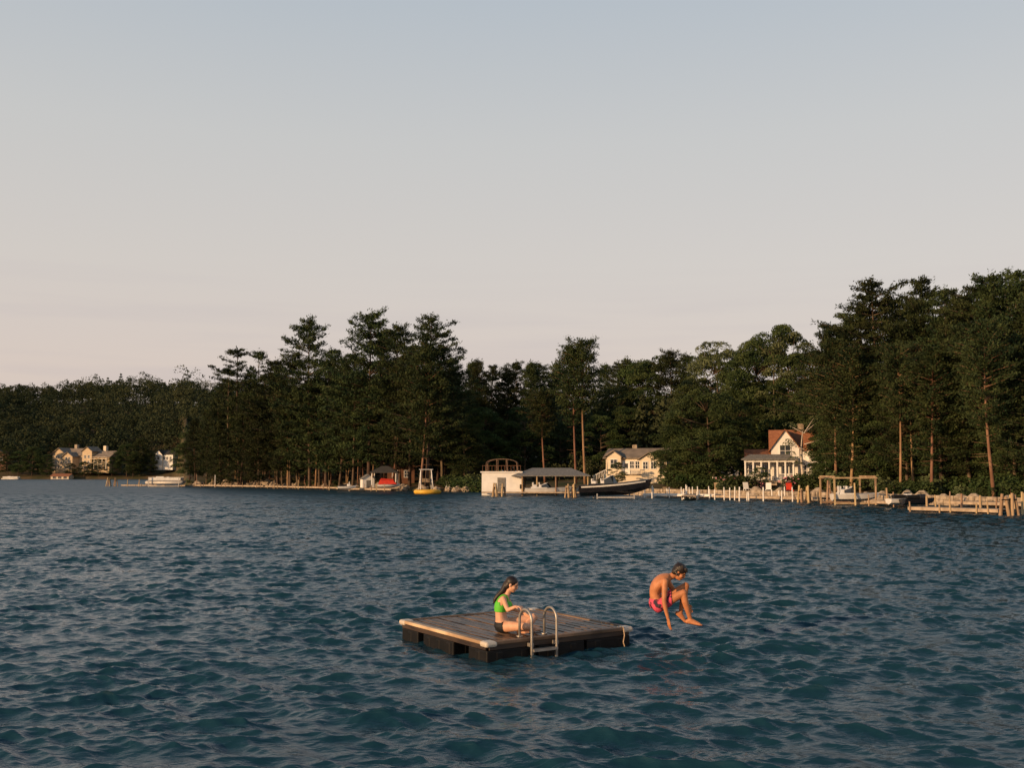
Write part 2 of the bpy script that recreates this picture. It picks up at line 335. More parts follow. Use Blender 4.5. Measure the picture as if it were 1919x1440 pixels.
for i in range(32):
    px=random.uniform(390,870); d=float(shore((px-960)/F))+random.uniform(16,45); tree(px,d,random.uniform(690,770),'P')
for i in range(30):
    px=random.uniform(1560,1990); d=float(shore((px-960)/F))+random.uniform(24,55); tree(px,d,random.uniform(590,690),random.choice(['P','D','W','P']))
def wood(name,label,n,pxr,tr,hr,leaf,per,seed,con_=.3,ab=None,avoid=None):
    r=np.random.default_rng(seed); Cs=[]
    for i in range(n):
        u=(r.uniform(*pxr)-960)/F; y=(float(shore(u)) if ab is None else ab)+tr[0]+(tr[1]-tr[0])*r.uniform()**0.9; x=u*y
        if avoid and y<avoid[2] and any(a<u*F+960<b_ for a,b_ in avoid[0]): continue
        z0=float(gz(x,y)); h=r.uniform(*hr)*(1+.25*math.sin(x*.03)*math.sin(y*.02+x*.011)); R=h*r.uniform(0.24,0.38)
        con=r.uniform()<con_
        m=per; 
        if con:
            nl_=9
            for q in range(nl_):
                t=(q+r.uniform())/nl_; rad=R*0.75*(1-t)**0.7; mm_=m//nl_
                a=r.uniform(0,6.28,mm_); rr=rad*r.uniform(.2,1.1,mm_)
                Cs.append(np.stack([x+rr*np.cos(a),y+rr*np.sin(a),z0+h*(.2+.85*t)+r.normal(0,.25,mm_)],1))
        else:
            nl=8
            for q in range(nl):
                v=r.normal(size=3); v/=np.linalg.norm(v); c=np.array([x,y,z0+h*0.62])+v*np.array([R*0.75,R*0.75,h*0.27]); lr=R*r.uniform(0.3,0.6)
                w_=r.normal(size=(m//nl,3)); w_/=np.linalg.norm(w_,axis=1)[:,None]; w_[:,2]=np.abs(w_[:,2])*1.2-0.3
                Cs.append(c+w_*lr*r.uniform(0.7,1.1,(m//nl,1)))
            zz=r.uniform(0,0.5,m//6); Cs.append(np.stack([x+r.normal(0,R*0.5,m//6),y+r.normal(0,R*0.5,m//6),z0+zz*h],1))
    V,Fq=leafq(np.concatenate(Cs),r,leaf,leaf*0.65)
    o=part(name,np_mesh(name,V,Fq),M['far'],None); o['kind']='stuff'; o['label']=label; o['category']='woodland'
wood('distant_woodland','soft mixed forest covering the far hillside',1100,(-350,620),(6,330),(13,23),1.0,420,5,.10,480,([(88,236),(286,345)],0,503))
wood('background_woodland','dark mixed woodland behind the shore trees',480,(372,2150),(42,140),(10,16),0.75,420,6)
wood('undergrowth','low dark undergrowth between the shore trees',360,(352,2100),(22,52),(2.0,4.8),0.4,130,8,0,None,([(1120,1265),(1380,1560)],0,160))
# shrubs
def shrubmesh(seed,m,dens=900):
    r=np.random.default_rng(seed); Cs=[]
    for i in range(9):
        c=np.array([r.uniform(-.8,.8),r.uniform(-.5,.5),r.uniform(.3,.9)]); v=r.normal(size=(dens//9,3)); v/=np.linalg.norm(v,axis=1)[:,None]
        Cs.append(c+v*np.array([.5,.45,.42])*r.uniform(.6,1.05,(dens//9,1)))
    C=np.concatenate(Cs); C[:,2]=np.abs(C[:,2]); V,Fq=leafq(C,r,.2,.12); me=np_mesh('foliage',V,Fq); me.materials.append(m); return me
SH=[shrubmesh(1,M['leaf']),shrubmesh(2,M['leaf']),shrubmesh(3,M['leaf_light'])]
FL=shrubmesh(4,M['flower'],160); PF=shrubmesh(5,M['pinkflower'],160)
smb=MB(); 
for i in range(6):
    a=i*1.05; smb.cyl((0,0,-.1),(math.cos(a)*.5,math.sin(a)*.4,.8),.03,.008,4)
stem=smb.mesh('stem'); stem.materials.append(M['bark_dark'])
def shrub(px,d,s,kind=0,fl=None):
    x=X(px,d); e=thing('shrub','leafy green shrub on the lake bank' if fl is None else 'flowering shrub on the lawn by the porch','shrub',(x,d,float(gz(x,d))-0.05),random.uniform(-.5,.5),'shrubs along the shore',(s*1.2,s*1.2,s))
    part('foliage',SH[kind],None,e); part('stem',stem,None,e)
    if fl: part('blossom',fl,None,e)
for i in range(74):
    px=random.choice([random.uniform(355,640),random.uniform(820,905),random.uniform(1250,1400),random.uniform(1550,1900),random.uniform(1550,1900)]); d=float(shore((px-960)/F))+random.uniform(2,9)
    shrub(px,d,random.uniform(0.5,.9) if px<640 else random.uniform(0.7,1.7),random.choice([0,0,1,1,2]))
for px,s,f in((1345,2.0,FL),(1368,1.5,PF),(1500,1.6,PF),(1415,1.0,PF),(1300,1.8,None),(940,2.2,FL),(1270,2.0,None),(1140,1.1,None),(1535,1.9,None),(1388,1.3,None)): shrub(px,float(shore((px-960)/F))+8,s,0,f)
for px in (848,862,880,898): shrub(px,152-(px-845)*0.1,random.uniform(1.6,2.6),0)
# ---------------- buildings
def window(parent,c,w,h,face='y',rz=0):
    mb=MB(); t=0.09
    mb.box((0,-.03,h/2+t/2),(w+2*t,.08,t)).box((0,-.03,-h/2-t/2),(w+2*t,.1,t)).box((-w/2-t/2,-.03,0),(t,.08,h)).box((w/2+t/2,-.03,0),(t,.08,h)).box((0,-.025,0),(.05,.05,h)).box((0,-.022,0),(w,.045,.05))
    r={'y':0,'x':-math.pi/2,'X':math.pi/2}[face]
    o=mb.obj('window',M['white'],parent,c,rot=(0,0,r))
    MB().box((0,-.012,0),(w,.02,h)).obj('pane',M['glass'],o)
def gable(mb,c,w,d,h,rise,axis='x'):
    x0,x1,y0,y1=c[0]-w/2,c[0]+w/2,c[1]-d/2,c[1]+d/2; z0=c[2]; z1=z0+h; zr=z1+rise
    if axis=='x': vs=[(x0,y0,z0),(x1,y0,z0),(x1,y1,z0),(x0,y1,z0),(x0,y0,z1),(x1,y0,z1),(x1,y1,z1),(x0,y1,z1),(x0,c[1],zr),(x1,c[1],zr)]; fs=[(0,1,5,4),(2,3,7,6),(1,2,6,9,5),(3,0,4,8,7),(4,5,9,8),(6,7,8,9),(0,3,2,1)]
    else: vs=[(x0,y0,z0),(x1,y0,z0),(x1,y1,z0),(x0,y1,z0),(x0,y0,z1),(x1,y0,z1),(x1,y1,z1),(x0,y1,z1),(c[0],y0,zr),(c[0],y1,zr)]; fs=[(0,1,5,8,4),(2,3,7,9,6),(1,2,6,5),(3,0,4,7),(4,8,9,7),(5,6,9,8),(0,3,2,1)]
    mb.add(vs,fs)
def groof(mb,c,w,d,h,rise,axis='x',ov=0.4,th=0.14):
    z1=c[2]+h; 
    if axis=='x':
        run=d/2; sl=rise/run
        for s in(-1,1):
            a=(c[1]+s*(run+ov),z1-ov*sl+0.02); b=(c[1],z1+rise+0.02)
            x0,x1=c[0]-w/2-ov,c[0]+w/2+ov
            mb.add([(x0,a[0],a[1]),(x1,a[0],a[1]),(x1,b[0],b[1]),(x0,b[0],b[1]),(x0,a[0],a[1]+th),(x1,a[0],a[1]+th),(x1,b[0],b[1]+th),(x0,b[0],b[1]+th)],[(0,1,2,3),(4,5,6,7),(0,1,5,4),(0,3,7,4),(1,2,6,5)])
    else:
        run=w/2; sl=rise/run
        for s in(-1,1):
            a=(c[0]+s*(run+ov),z1-ov*sl+0.02); b=(c[0],z1+rise+0.02)
            y0,y1=c[1]-d/2-ov,c[1]+d/2+ov
            mb.add([(a[0],y0,a[1]),(a[0],y1,a[1]),(b[0],y1,b[1]),(b[0],y0,b[1]),(a[0],y0,a[1]+th),(a[0],y1,a[1]+th),(b[0],y1,b[1]+th),(b[0],y0,b[1]+th)],[(0,1,2,3),(4,5,6,7),(0,1,5,4),(0,3,7,4),(1,2,6,5)])
def hip(mb,c,w,d,rise,top=0.5,th=0.12):
    x0,x1,y0,y1=c[0]-w/2,c[0]+w/2,c[1]-d/2,c[1]+d/2; z=c[2]; k=w*top/2
    vs=[(x0,y0,z),(x1,y0,z),(x1,y1,z),(x0,y1,z),(x0,y0,z+th),(x1,y0,z+th),(x1,y1,z+th),(x0,y1,z+th),(c[0]-k,c[1],z+rise),(c[0]+k,c[1],z+rise)]
    mb.add(vs,[(0,3,2,1),(0,1,5,4),(1,2,6,5),(2,3,7,6),(3,0,4,7),(4,5,9,8),(5,6,9),(6,7,8,9),(7,4,8)])
def door(parent,c,w=0.95,h=2.05,m='white'):
    o=MB().box((0,-.03,h/2),(w,.07,h)).box((0,-.04,h+.06),(w+.25,.1,.12)).box((-w/2-.06,-.04,h/2),(.12,.1,h)).box((w/2+.06,-.04,h/2),(.12,.1,h)).obj('door',M[m],parent,c)
    MB().box((0,-.075,h*.62),(w*.6,.015,h*.45)).obj('pane',M['glass'],o)
# porch house
d=122; x=X(1468,d); e=thing('porch_house','white two storey lake house with orange-brown gabled roof and columned porch','house',(x,d,float(gz(x,d))+0.2),math.radians(-14))
MB().box((0.6,1.2,-.8),(11.2,7.6,1.9)).obj('foundation',M['stone'],e)
mb=MB(); gable(mb,(2.3,2.6,0.1),7.0,5.6,4.3,2.2,'x'); gable(mb,(0.3,-.1,0.1),3.3,1.2,4.3,2.2,'y'); gable(mb,(4.2,-.1,0.1),2.4,.9,4.3,1.5,'y'); gable(mb,(-2.7,2.6,0.1),3.0,4.6,2.9,1.2,'x'); mb.obj('wall',M['white'],e)
mb=MB(); groof(mb,(2.3,2.6,0.1),7.0,5.6,4.3,2.2,'x'); groof(mb,(0.3,.5,0.1),3.3,2.4,4.3,2.2,'y',.3); groof(mb,(4.2,.6,0.1),2.4,2.3,4.3,1.5,'y',.25); r=mb.obj('roof',M['roof_brown'],e)
mb=MB(); groof(mb,(-2.7,2.6,0.1),3.0,4.6,2.9,1.2,'x'); mb.obj('roof',M['roof_brown'],e)
MB().box((2.3,3,6.6),(.7,.7,1.6)).box((2.3,3,7.45),(.85,.85,.12)).obj('chimney',M['stone'],r)
mb=MB().box((-1.6,-1.8,0.35),(6.0,2.1,0.3))
for i in range(4): mb.box((-1.6,-2.95-.28*i,.28-.09*i),(1.6,.28,.12))
mb.obj('porch_floor',M['dockwood'],e)
mb=MB(); hip(mb,(-1.6,-1.7,2.95),6.6,2.9,0.7,0.7); mb.obj('porch_roof',M['roof_grey'],e)
for i in range(7): MB().cyl((0,0,.5),(0,0,2.9),.13,.12,10).box((0,0,.56),(.34,.34,.12)).box((0,0,2.88),(.34,.34,.12)).obj('column',M['white'],e,(-4.4+i*.93,-2.7,0))
mb=MB().box((-1.6,-2.7,2.82),(5.9,.16,.24))
for s in(-1,1):
    cx=-1.6+s*1.9; mb.box((cx,-2.7,1.3),(2.0,.06,.06)).box((cx,-2.7,.62),(2.0,.05,.05))
    for j in range(14): mb.box((cx-.95+j*.146,-2.7,.95),(.035,.035,.66))
mb.obj('railing',M['white'],e)
for wx in(-3.6,-2.2): window(e,(wx,0.3,1.8),.9,1.3)
door(e,(0.3,-.7,.5))
window(e,(2.4,-.2,1.7),.7,1.3); window(e,(4.2,-.55,1.7),1.3,1.4); window(e,(4.2,-.55,3.8),1.0,1.2)
window(e,(0.3,-.7,4.1),1.2,1.3)
window(e,(-1.2,2.6,4.2),.8,1.0,'x')
# cottage
d=148; x=X(1198,d); e=thing('cottage','low cream cottage with grey roof, small porch and white stair rails','house',(x,d,Z(889,d)),math.radians(-22),None,(.97,.97,.9))
mb=MB(); gable(mb,(0,1,0),9.4,5.5,2.7,1.4,'x'); gable(mb,(2.3,-1.6,0),3.0,2,2.4,1.0,'y'); gable(mb,(-3.2,-1.6,0),2.2,2,2.9,.8,'y'); mb.box((0,0,-1.1),(9.6,6,2.2)); mb.obj('wall',M['cream'],e)
mb=MB(); groof(mb,(0,1,0),9.4,5.5,2.7,1.4,'x'); groof(mb,(2.3,-1.6,0),3.0,2.2,2.4,1.0,'y',.3); groof(mb,(-3.2,-1.6,0),2.2,2.2,2.9,.8,'y',.3); r=mb.obj('roof',M['roof_tan'],e)
MB().box((-1,1.6,4.2),(.7,.6,1.3)).obj('chimney',M['stone'],r)
for wx in(1.7,2.9): window(e,(wx,-2.6,1.4),.7,1.1)
window(e,(-3.2,-2.6,1.7),1.0,1.3)
for wx in(-.6,0.25): window(e,(wx,-1.75,1.5),.6,1.1)
door(e,(-1.5,-1.75,0))
mb=MB().box((-.4,-2.6,-.06),(3,1.7,.12)); mb.obj('porch_floor',M['dockwood'],e)
mb=MB()
for i in range(16): mb.box((-1.8+i*.19,-3.4,.45),(.04,.04,.85))
mb.box((-.4,-3.4,.9),(3,.07,.07))
for i in range(9): mb.box((-4.5-i*.25,-2.4,.3-i*.13),(.05,.05,.9))
mb.cyl((-4.4,-2.4,.8),(-6.6,-2.4,-.35),.05); mb.obj('railing',M['white'],e)
d=172; x=X(752,d); e=thing('cabin','small red-brown cabin tucked among the pine trunks','cabin',(x,d,float(gz(x,d))),0.1)
mb=MB(); gable(mb,(0,0,-.5),4.6,4,3.6,1.4,'y'); mb.obj('wall',M['brownwall'],e); mb=MB(); groof(mb,(0,0,-.5),4.6,4,3.6,1.4,'y'); mb.obj('roof',M['roof_dark'],e)
window(e,(-1,-2,1.7),.8,1.1); window(e,(1,-2,1.7),.8,1.1); 
# lodge
d=492; x=X(160,d); e=thing('lodge','wide cream multi gabled lodge with many windows on the far hillside','house',(x,d,Z(874,d)),math.radians(-22),None,(1.2,1,.86))
mb=MB(); gable(mb,(-11,0,-4),7,8,11,3.2,'y'); gable(mb,(-3,2,-4),14,8,10.5,3.4,'x'); gable(mb,(10.5,1,-4),9,8,9.2,3,'x'); gable(mb,(4,-1,-4),5,6,12.5,2.2,'y'); gable(mb,(-4.5,-3.5,-4),5,5,9.5,2.2,'y'); mb.obj('wall',M['tan'],e)
mb=MB(); groof(mb,(-11,0,-4),7,8,11,3.2,'y',.7,.3); groof(mb,(-3,2,-4),14,8,10.5,3.4,'x',.7,.3); groof(mb,(10.5,1,-4),9,8,9.2,3,'x',.7,.3); groof(mb,(4,-1,-4),5,6,12.5,2.2,'y',.6,.3); groof(mb,(-4.5,-3.5,-4),5,5,9.5,2.2,'y',.6,.3); r=mb.obj('roof',M['roof_tan'],e)
MB().box((-7.5,3,10.5),(1.4,1.4,4)).obj('chimney',M['stone'],r); MB().box((8,3,9.5),(1.4,1.4,4)).obj('chimney',M['cream'],r)
for zz in(-.6,2.2,5.2):
    for wx in(-12.4,-11,-9.6): window(e,(wx,-4.0,zz),.9,1.5)
    for wx in(3.1,4.9): window(e,(wx,-4,zz),1.0,1.6)
    window(e,(-5.3,-6,zz if zz<4 else 4.4),.9,1.4); window(e,(-3.7,-6,zz if zz<4 else 4.4),.9,1.4)
    window(e,(.4,-2.0,zz),1.2,1.6)
    if zz<5:
        for wx in(8,10.5,13): window(e,(wx,-3,zz),1.3,1.6)
mb=MB()
for zz in(.9,3.9):
    mb.box((10.5,-3.9,zz),(9,1.8,.2)).box((10.5,-4.7,zz+1),(9,.1,.12))
    for i in range(5): mb.box((6.3+i*2.1,-4.7,zz-1),(.25,.25,3.2))
mb.obj('balcony',M['cream'],e)
d=479; x=X(118,d); e=thing('lakeside_shed','small cream boathouse with pale roof at the water edge','boathouse',(x,d,0.0),0.0,None,(.85,1,.8))
mb=MB(); gable(mb,(0,0,-.8),10,6,2.6,1.4,'x'); mb.obj('wall',M['cream'],e); mb=MB(); groof(mb,(0,0,-.8),10,6,2.6,1.4,'x'); mb.obj('roof',M['roof_brown'],e)
for wx in(-3,0,3): window(e,(wx,-3,.9),1.8,1.2)
d=492; x=X(316,d); e=thing('white_house','small white gabled house at the edge of the far woods','house',(x,d,Z(866,d)),-.25)
mb=MB(); gable(mb,(0,0,-4),9,7,7.6,2,'x'); gable(mb,(-2.8,-3,-4),4,3,7.6,2,'y'); mb.obj('wall',M['white'],e); mb=MB(); groof(mb,(0,0,-4),9,7,7.6,2,'x'); groof(mb,(-2.8,-3,-4),4,3,7.6,2,'y'); mb.obj('roof',M['roof_dark'],e)
for wx in(-.3,1.5,3.2): window(e,(wx,-3.5,1.8),1.0,1.3)
window(e,(-2.8,-4.5,1.8),1.2,1.5)
d=500; x=X(2,d); e=thing('cabin','small reddish cabin at the edge of the far shore','cabin',(x,d,Z(868,d)),0.1)
mb=MB(); gable(mb,(0,0,-4),7,6,8,2.2,'y'); mb.obj('wall',M['brownwall'],e); mb=MB(); groof(mb,(0,0,-4),7,6,8,2.2,'y'); mb.obj('roof',M['roof_dark'],e); window(e,(1,-3,2),1.2,1.4)
for px,d,tp in((238,484,832),(262,486,822),(60,484,838),(35,485,845),(186,484,860),(88,483,852),(282,486,850),(250,482,850),(15,486,835),(345,488,840),(158,483,866),(132,483,868),(210,484,856),(128,505,818)): tree(px,d,tp,'D')
# boathouse
d=124; x=X(1005,d); e=thing('boathouse','white boathouse with open grey hipped boat canopy over the water','boathouse',(x,d,0),math.radians(-4))
MB().box((-4.2,1.5,1.3),(4.9,5,3.0)).box((-4.2,1.5,2.88),(5.2,5.3,.16)).obj('wall',M['white'],e)
mb=MB(); hip(mb,(1.9,1.2,2.35),9.6,6.2,1.05,.5); mb.obj('roof',M['roof_grey'],e)
for px_ in(-1.6,0.2,2.5,4.8,6.4):
    for py_ in(-1.7,4): MB().cyl((0,0,-1.2),(0,0,2.35),.09,.09,8).obj('post',M['post'],e,(px_,py_,0))
MB().box((-4.2,-1.03,1.2),(1.0,.06,2.0)).obj('door',M['roof_grey'],e)
MB().box((0,-2.0,.4),(13,1.1,.16)).obj('walkway',M['dockwood'],e)
mb=MB()
for i in range(13): mb.box((-6.55+i*.39,-1.0,3.3),(.04,.04,.7))
mb.box((-4.2,-1.0,3.66),(4.8,.06,.05)); mb.obj('railing',M['brownwall'],e)
M['darkwood']=mat('dark_stained_wood',(0.10,0.06,0.04),(0.2,0.12,0.07),3,0.8)
mb=MB()
for yy in(0.2,2.2):
    q=[(-4.3+1.9*math.cos(a),yy,4.0+.5*math.sin(a)) for a in np.linspace(math.pi,0,11)]; mb.tube(q,.05,6)
    for xx in(-6.2,-4.9,-3.7,-2.4): mb.cyl((xx,yy,2.95),(xx,yy,4.0+(.4 if -5<xx<-3.5 else 0)),.05)
for a in np.linspace(math.pi,0,13): mb.cyl((-4.3+1.9*math.cos(a),.1,4.0+.5*math.sin(a)),(-4.3+1.9*math.cos(a),2.4,4.0+.5*math.sin(a)),.035)
mb.obj('pergola',M['darkwood'],e)
# pavilion, covered boat, shed, swing
d=160; x=X(722,d); e=thing('pavilion','open lakeside pavilion with dark hipped roof','shelter',(x,d,.5),0)
mb=MB(); hip(mb,(0,0,2.3),4.4,3.6,1.1,.25); mb.obj('roof',M['roof_dark'],e)
for a in(-1.9,1.9):
    for b_ in(-1.5,1.5): MB().box((0,0,1.0),(.14,.14,2.7)).obj('post',M['white'],e,(a,b_,0))
MB().box((0,0,-.1),(4.6,3.8,.25)).obj('floor',M['dockwood'],e)
def hullmesh(L_,B,Hh,n=14,flare=0.78,sheer=0.35):
    vs=[]; 
    for i in range(n+1):
        t=i/n; b_=B/2*(1-max(0,(t-0.35)/0.65)**2.3)*(0.92+.08*min(1,t*4)); zk=0.55*Hh*max(0,(t-0.6)/0.4)**2; zs=Hh*(1+sheer*t*t*0.5)
        zc=zk+(zs-zk)*0.35; x_=L_*(t-0.5)
        pts_=[(0,zk),(b_*flare,zc),(b_,zs),(b_*.86,zs+.02),(0,zs+.06)]
        ring=[(x_+(0.35*Hh*(t**6)*(z_/Hh)),y_,z_) for y_,z_ in pts_]+[(x_+(0.35*Hh*(t**6)*(z_/Hh)),-y_,z_) for y_,z_ in reversed(pts_[1:-1])]
        vs+=ring
    k=8; fs=[]
    for i in range(n):
        for j in range(k): fs.append((i*k+j,i*k+(j+1)%k,(i+1)*k+(j+1)%k,(i+1)*k+j))
    fs.append(tuple(range(k))); fs.append(tuple(n*k+j for j in range(k)))
    mb=MB(); mb.add(vs,fs); return mb
e=thing('covered_boat','small white boat under a bright red canvas cover','boat',(X(728,155),155,.5),0.1,None,(.9,1,.85))
hullmesh(3.6,1.5,.6).obj('hull',M['gelwhite'],e,smooth=False)
mb=MB(); 
mb.add([(-1.7,-.8,.62),(1.5,-.7,.68),(1.5,.7,.68),(-1.7,.8,.62),(-1.2,0,1.75),(.9,0,1.55),(-1.4,-.5,1.4),(.9,-.45,1.25),(-1.4,.5,1.4),(.9,.45,1.25)],[(0,1,7,6),(6,7,5,4),(4,5,9,8),(8,9,2,3),(1,2,9,5,7),(0,6,4,8,3)]); mb.obj('canvas_cover',M['red'],e)
d=161; x=X(689,d); e=thing('garden_shed','small white shed with pitched roof beside the water','shed',(x,d,.45),0.35)
mb=MB(); gable(mb,(0,0,0),1.9,1.9,1.4,.65,'y'); mb.obj('wall',M['white'],e); mb=MB(); groof(mb,(0,0,0),1.9,1.9,1.4,.65,'y',.15,.07); mb.obj('roof',M['roof_grey'],e); MB().box((0,-.97,.6),(.7,.05,1.15)).obj('door',M['roof_grey'],e)
d=151.5; x=X(799,d); e=thing('swing_set','white wooden a-frame swing stand on the bank','swing',(x,d,.9),0.3)
mb=MB()
for s in(-1,1): mb.cyl((s*1.0,-.8,-1),(s*.8,0,2.4),.06).cyl((s*1.0,.8,-1),(s*.8,0,2.4),.06).cyl((s*.92,-.45,.5),(s*.92,.45,.5),.05)
mb.cyl((-1.05,0,2.4),(1.05,0,2.4),.07); mb.obj('frame',M['white'],e)
MB().box((0,0,.5),(1.1,.4,.05)).box((0,.2,.8),(1.1,.05,.5)).cyl((-.5,0,.5),(-.5,0,2.4),.02).cyl((.5,0,.5),(.5,0,2.4),.02).obj('seat',M['post'],e)
d=134; e=thing('inflatable_trampoline','round yellow inflatable float moored off the bank','inflatable',(X(802,d),d,.05),0)
mb=MB(); n=28; m_=10; vs=[];fs=[]
for i in range(n):
    a=2*math.pi*i/n
    for j in range(m_):
        b_=2*math.pi*j/m_; vs.append(((1.5+.36*math.cos(b_))*math.cos(a),(1.5+.36*math.cos(b_))*math.sin(a),.22+.30*math.sin(b_)))
        fs.append((i*m_+j,((i+1)%n)*m_+j,((i+1)%n)*m_+(j+1)%m_,i*m_+(j+1)%m_))
mb.add(vs,fs); mb.obj('ring',M['yellow'],e,smooth=True)
MB().cyl((0,0,.32),(0,0,.36),1.25,1.25,28).obj('jumping_mat',M['black'],e)
# ---------------- docks, pilings
def dock(label,a,b_,wd=1.6,zd=.5,np_=10,ph=.9,pm='post',pr=.055,both=False,fm='dockwood'):
    ax,ay=X(a[0],a[1]),a[1]; bx_,by=X(b_[0],b_[1]),b_[1]; Ln=math.hypot(bx_-ax,by-ay); rz=math.atan2(by-ay,bx_-ax)
    e=thing('dock',label,'dock',(ax,ay,0),rz,'docks along the shore')
    mb=MB(); n=max(3,int(Ln/.3))
    for i in range(n): mb.box((Ln*(i+.5)/n,0,zd),(Ln/n-.03,wd,.05))
    for s in(-1,1): mb.box((Ln/2,s*(wd/2+.03),zd-.09),(Ln,.05,.22))
    mb.obj('deck',M[fm],e)
    pm_=MB().cyl((0,0,-1.3),(0,0,zd),pr,pr,8).cyl((0,0,zd),(0,0,zd+1),pr,pr*.92,8).mesh('post')
    for i in range(np_):
        for s in((-1,1) if both else(random.choice((-1,-1,1)),)):
            o=part('post',pm_,M[pm],e,(Ln*(i+.5*random.uniform(.2,1.8))/np_,s*(wd/2+.1),0))
            o.scale=(1,1,(zd+ph*random.uniform(.3,1.15))/(zd+1)); o.rotation_euler=(random.uniform(-.05,.05),random.uniform(-.05,.05),0)
dock('long low grey dock with short posts under the pines',(362,206),(500,190),1.4,.4,15,.6)
dock('long low grey dock with short posts under the pines',(505,188),(640,168),1.4,.4,14,.6)
dock('low dock with tan posts beside the red covered boat',(640,160),(742,150),1.6,.4,7,.7)
dock('plank dock lined with white posts',(1212,113),(1345,108),1.8,.45,10,.85,'white',.06,False,'white')
dock('plank dock lined with white posts',(1345,104),(1498,97),1.8,.45,11,.85,'white',.06)
dock('finger dock with white posts reaching out from the lawn',(1300,113),(1290,101),1.3,.45,3,.9,'white',.06,True)
dock('tan plank dock with wooden posts',(1500,97),(1548,94),1.5,.45,3,.8)
dock('tan plank dock with wooden posts',(1640,84),(1722,79),1.6,.45,5,.7)
dock('tan plank dock with tall wooden posts',(1712,72),(1880,67),1.7,.32,7,.8)
dock('tan plank dock with tall wooden posts',(1780,82),(1960,75),1.7,.45,6,.9)
dock('grey dock beside the lifted boat',(232,210),(352,204),1.2,.35,7,.5)
def cluster(px,d,n,hgt,sp,label='cluster of leaning wooden mooring piles tied together'):
    e=thing('piling_cluster',label,'mooring post',(X(px,d),d,0),random.uniform(0,3),'mooring piles in the water')
    for i in range(n):
        a=6.28*i/n; h=hgt*random.uniform(.75,1.1)
        MB().cyl((sp*math.cos(a),sp*math.sin(a),-1.2),(.25*sp*math.cos(a),.25*sp*math.sin(a),h),.11,.09,9).obj('piling',M['post'],e)
    MB().tube([(.45*sp*math.cos(t)+0,.45*sp*math.sin(t),hgt*.7) for t in np.linspace(0,6.28,13)],.04,5).obj('rope_band',M['black'],e)
for a in[(205,212,4,1.9,.8),(218,211,3,1.8,.7),(928,117,4,1.5,.5),(943,117,3,1.5,.5),(1064,112,3,1.5,.45),(1076,112,3,1.6,.45),(1500,93,3,1.5,.4),(1514,93,3,1.5,.4),(1553,90,4,1.9,.35),(1880,64.5,4,1.45,.55),(1896,64.5,3,1.5,.5)]: cluster(*a)
pm_=MB().cyl((0,0,-1.3),(0,0,1),.085,.075,9).mesh('mooring_post'); pm_.materials.append(M['post'])
pw_=MB().cyl((0,0,-1.3),(0,0,1),.07,.07,9).mesh('mooring_post'); pw_.materials.append(M['white'])
for px,d,h,wt in[(370,205,2.6,0),(404,200,2.4,1),(398,204,1.6,0),(515,180,1.5,0),(560,176,1.6,0),(618,162,1.6,0),(655,158,1.4,1),(1222,108,1.4,1),(1385,98,1.4,1),(1430,96,1.4,1),(1640,86,1.6,0),(1662,84,1.5,0),(1735,72,1.1,0),(1800,70,1.3,0),(1835,69,1.2,0),(1913,66,1.5,0),(262,206,1.5,0),(240,207,1.5,0),(1602,86,1.9,0)]:
    o=part('mooring_post',pw_ if wt else pm_,None,None,(X(px,d),d,0)); o.scale=(1,1,h); o.rotation_euler=(random.uniform(-.04,.04),random.uniform(-.04,.04),0)
    o['label']='white painted mooring post in the water' if wt else 'single weathered wooden mooring post in the water'; o['category']='mooring post'; o['group']='mooring posts in the water'
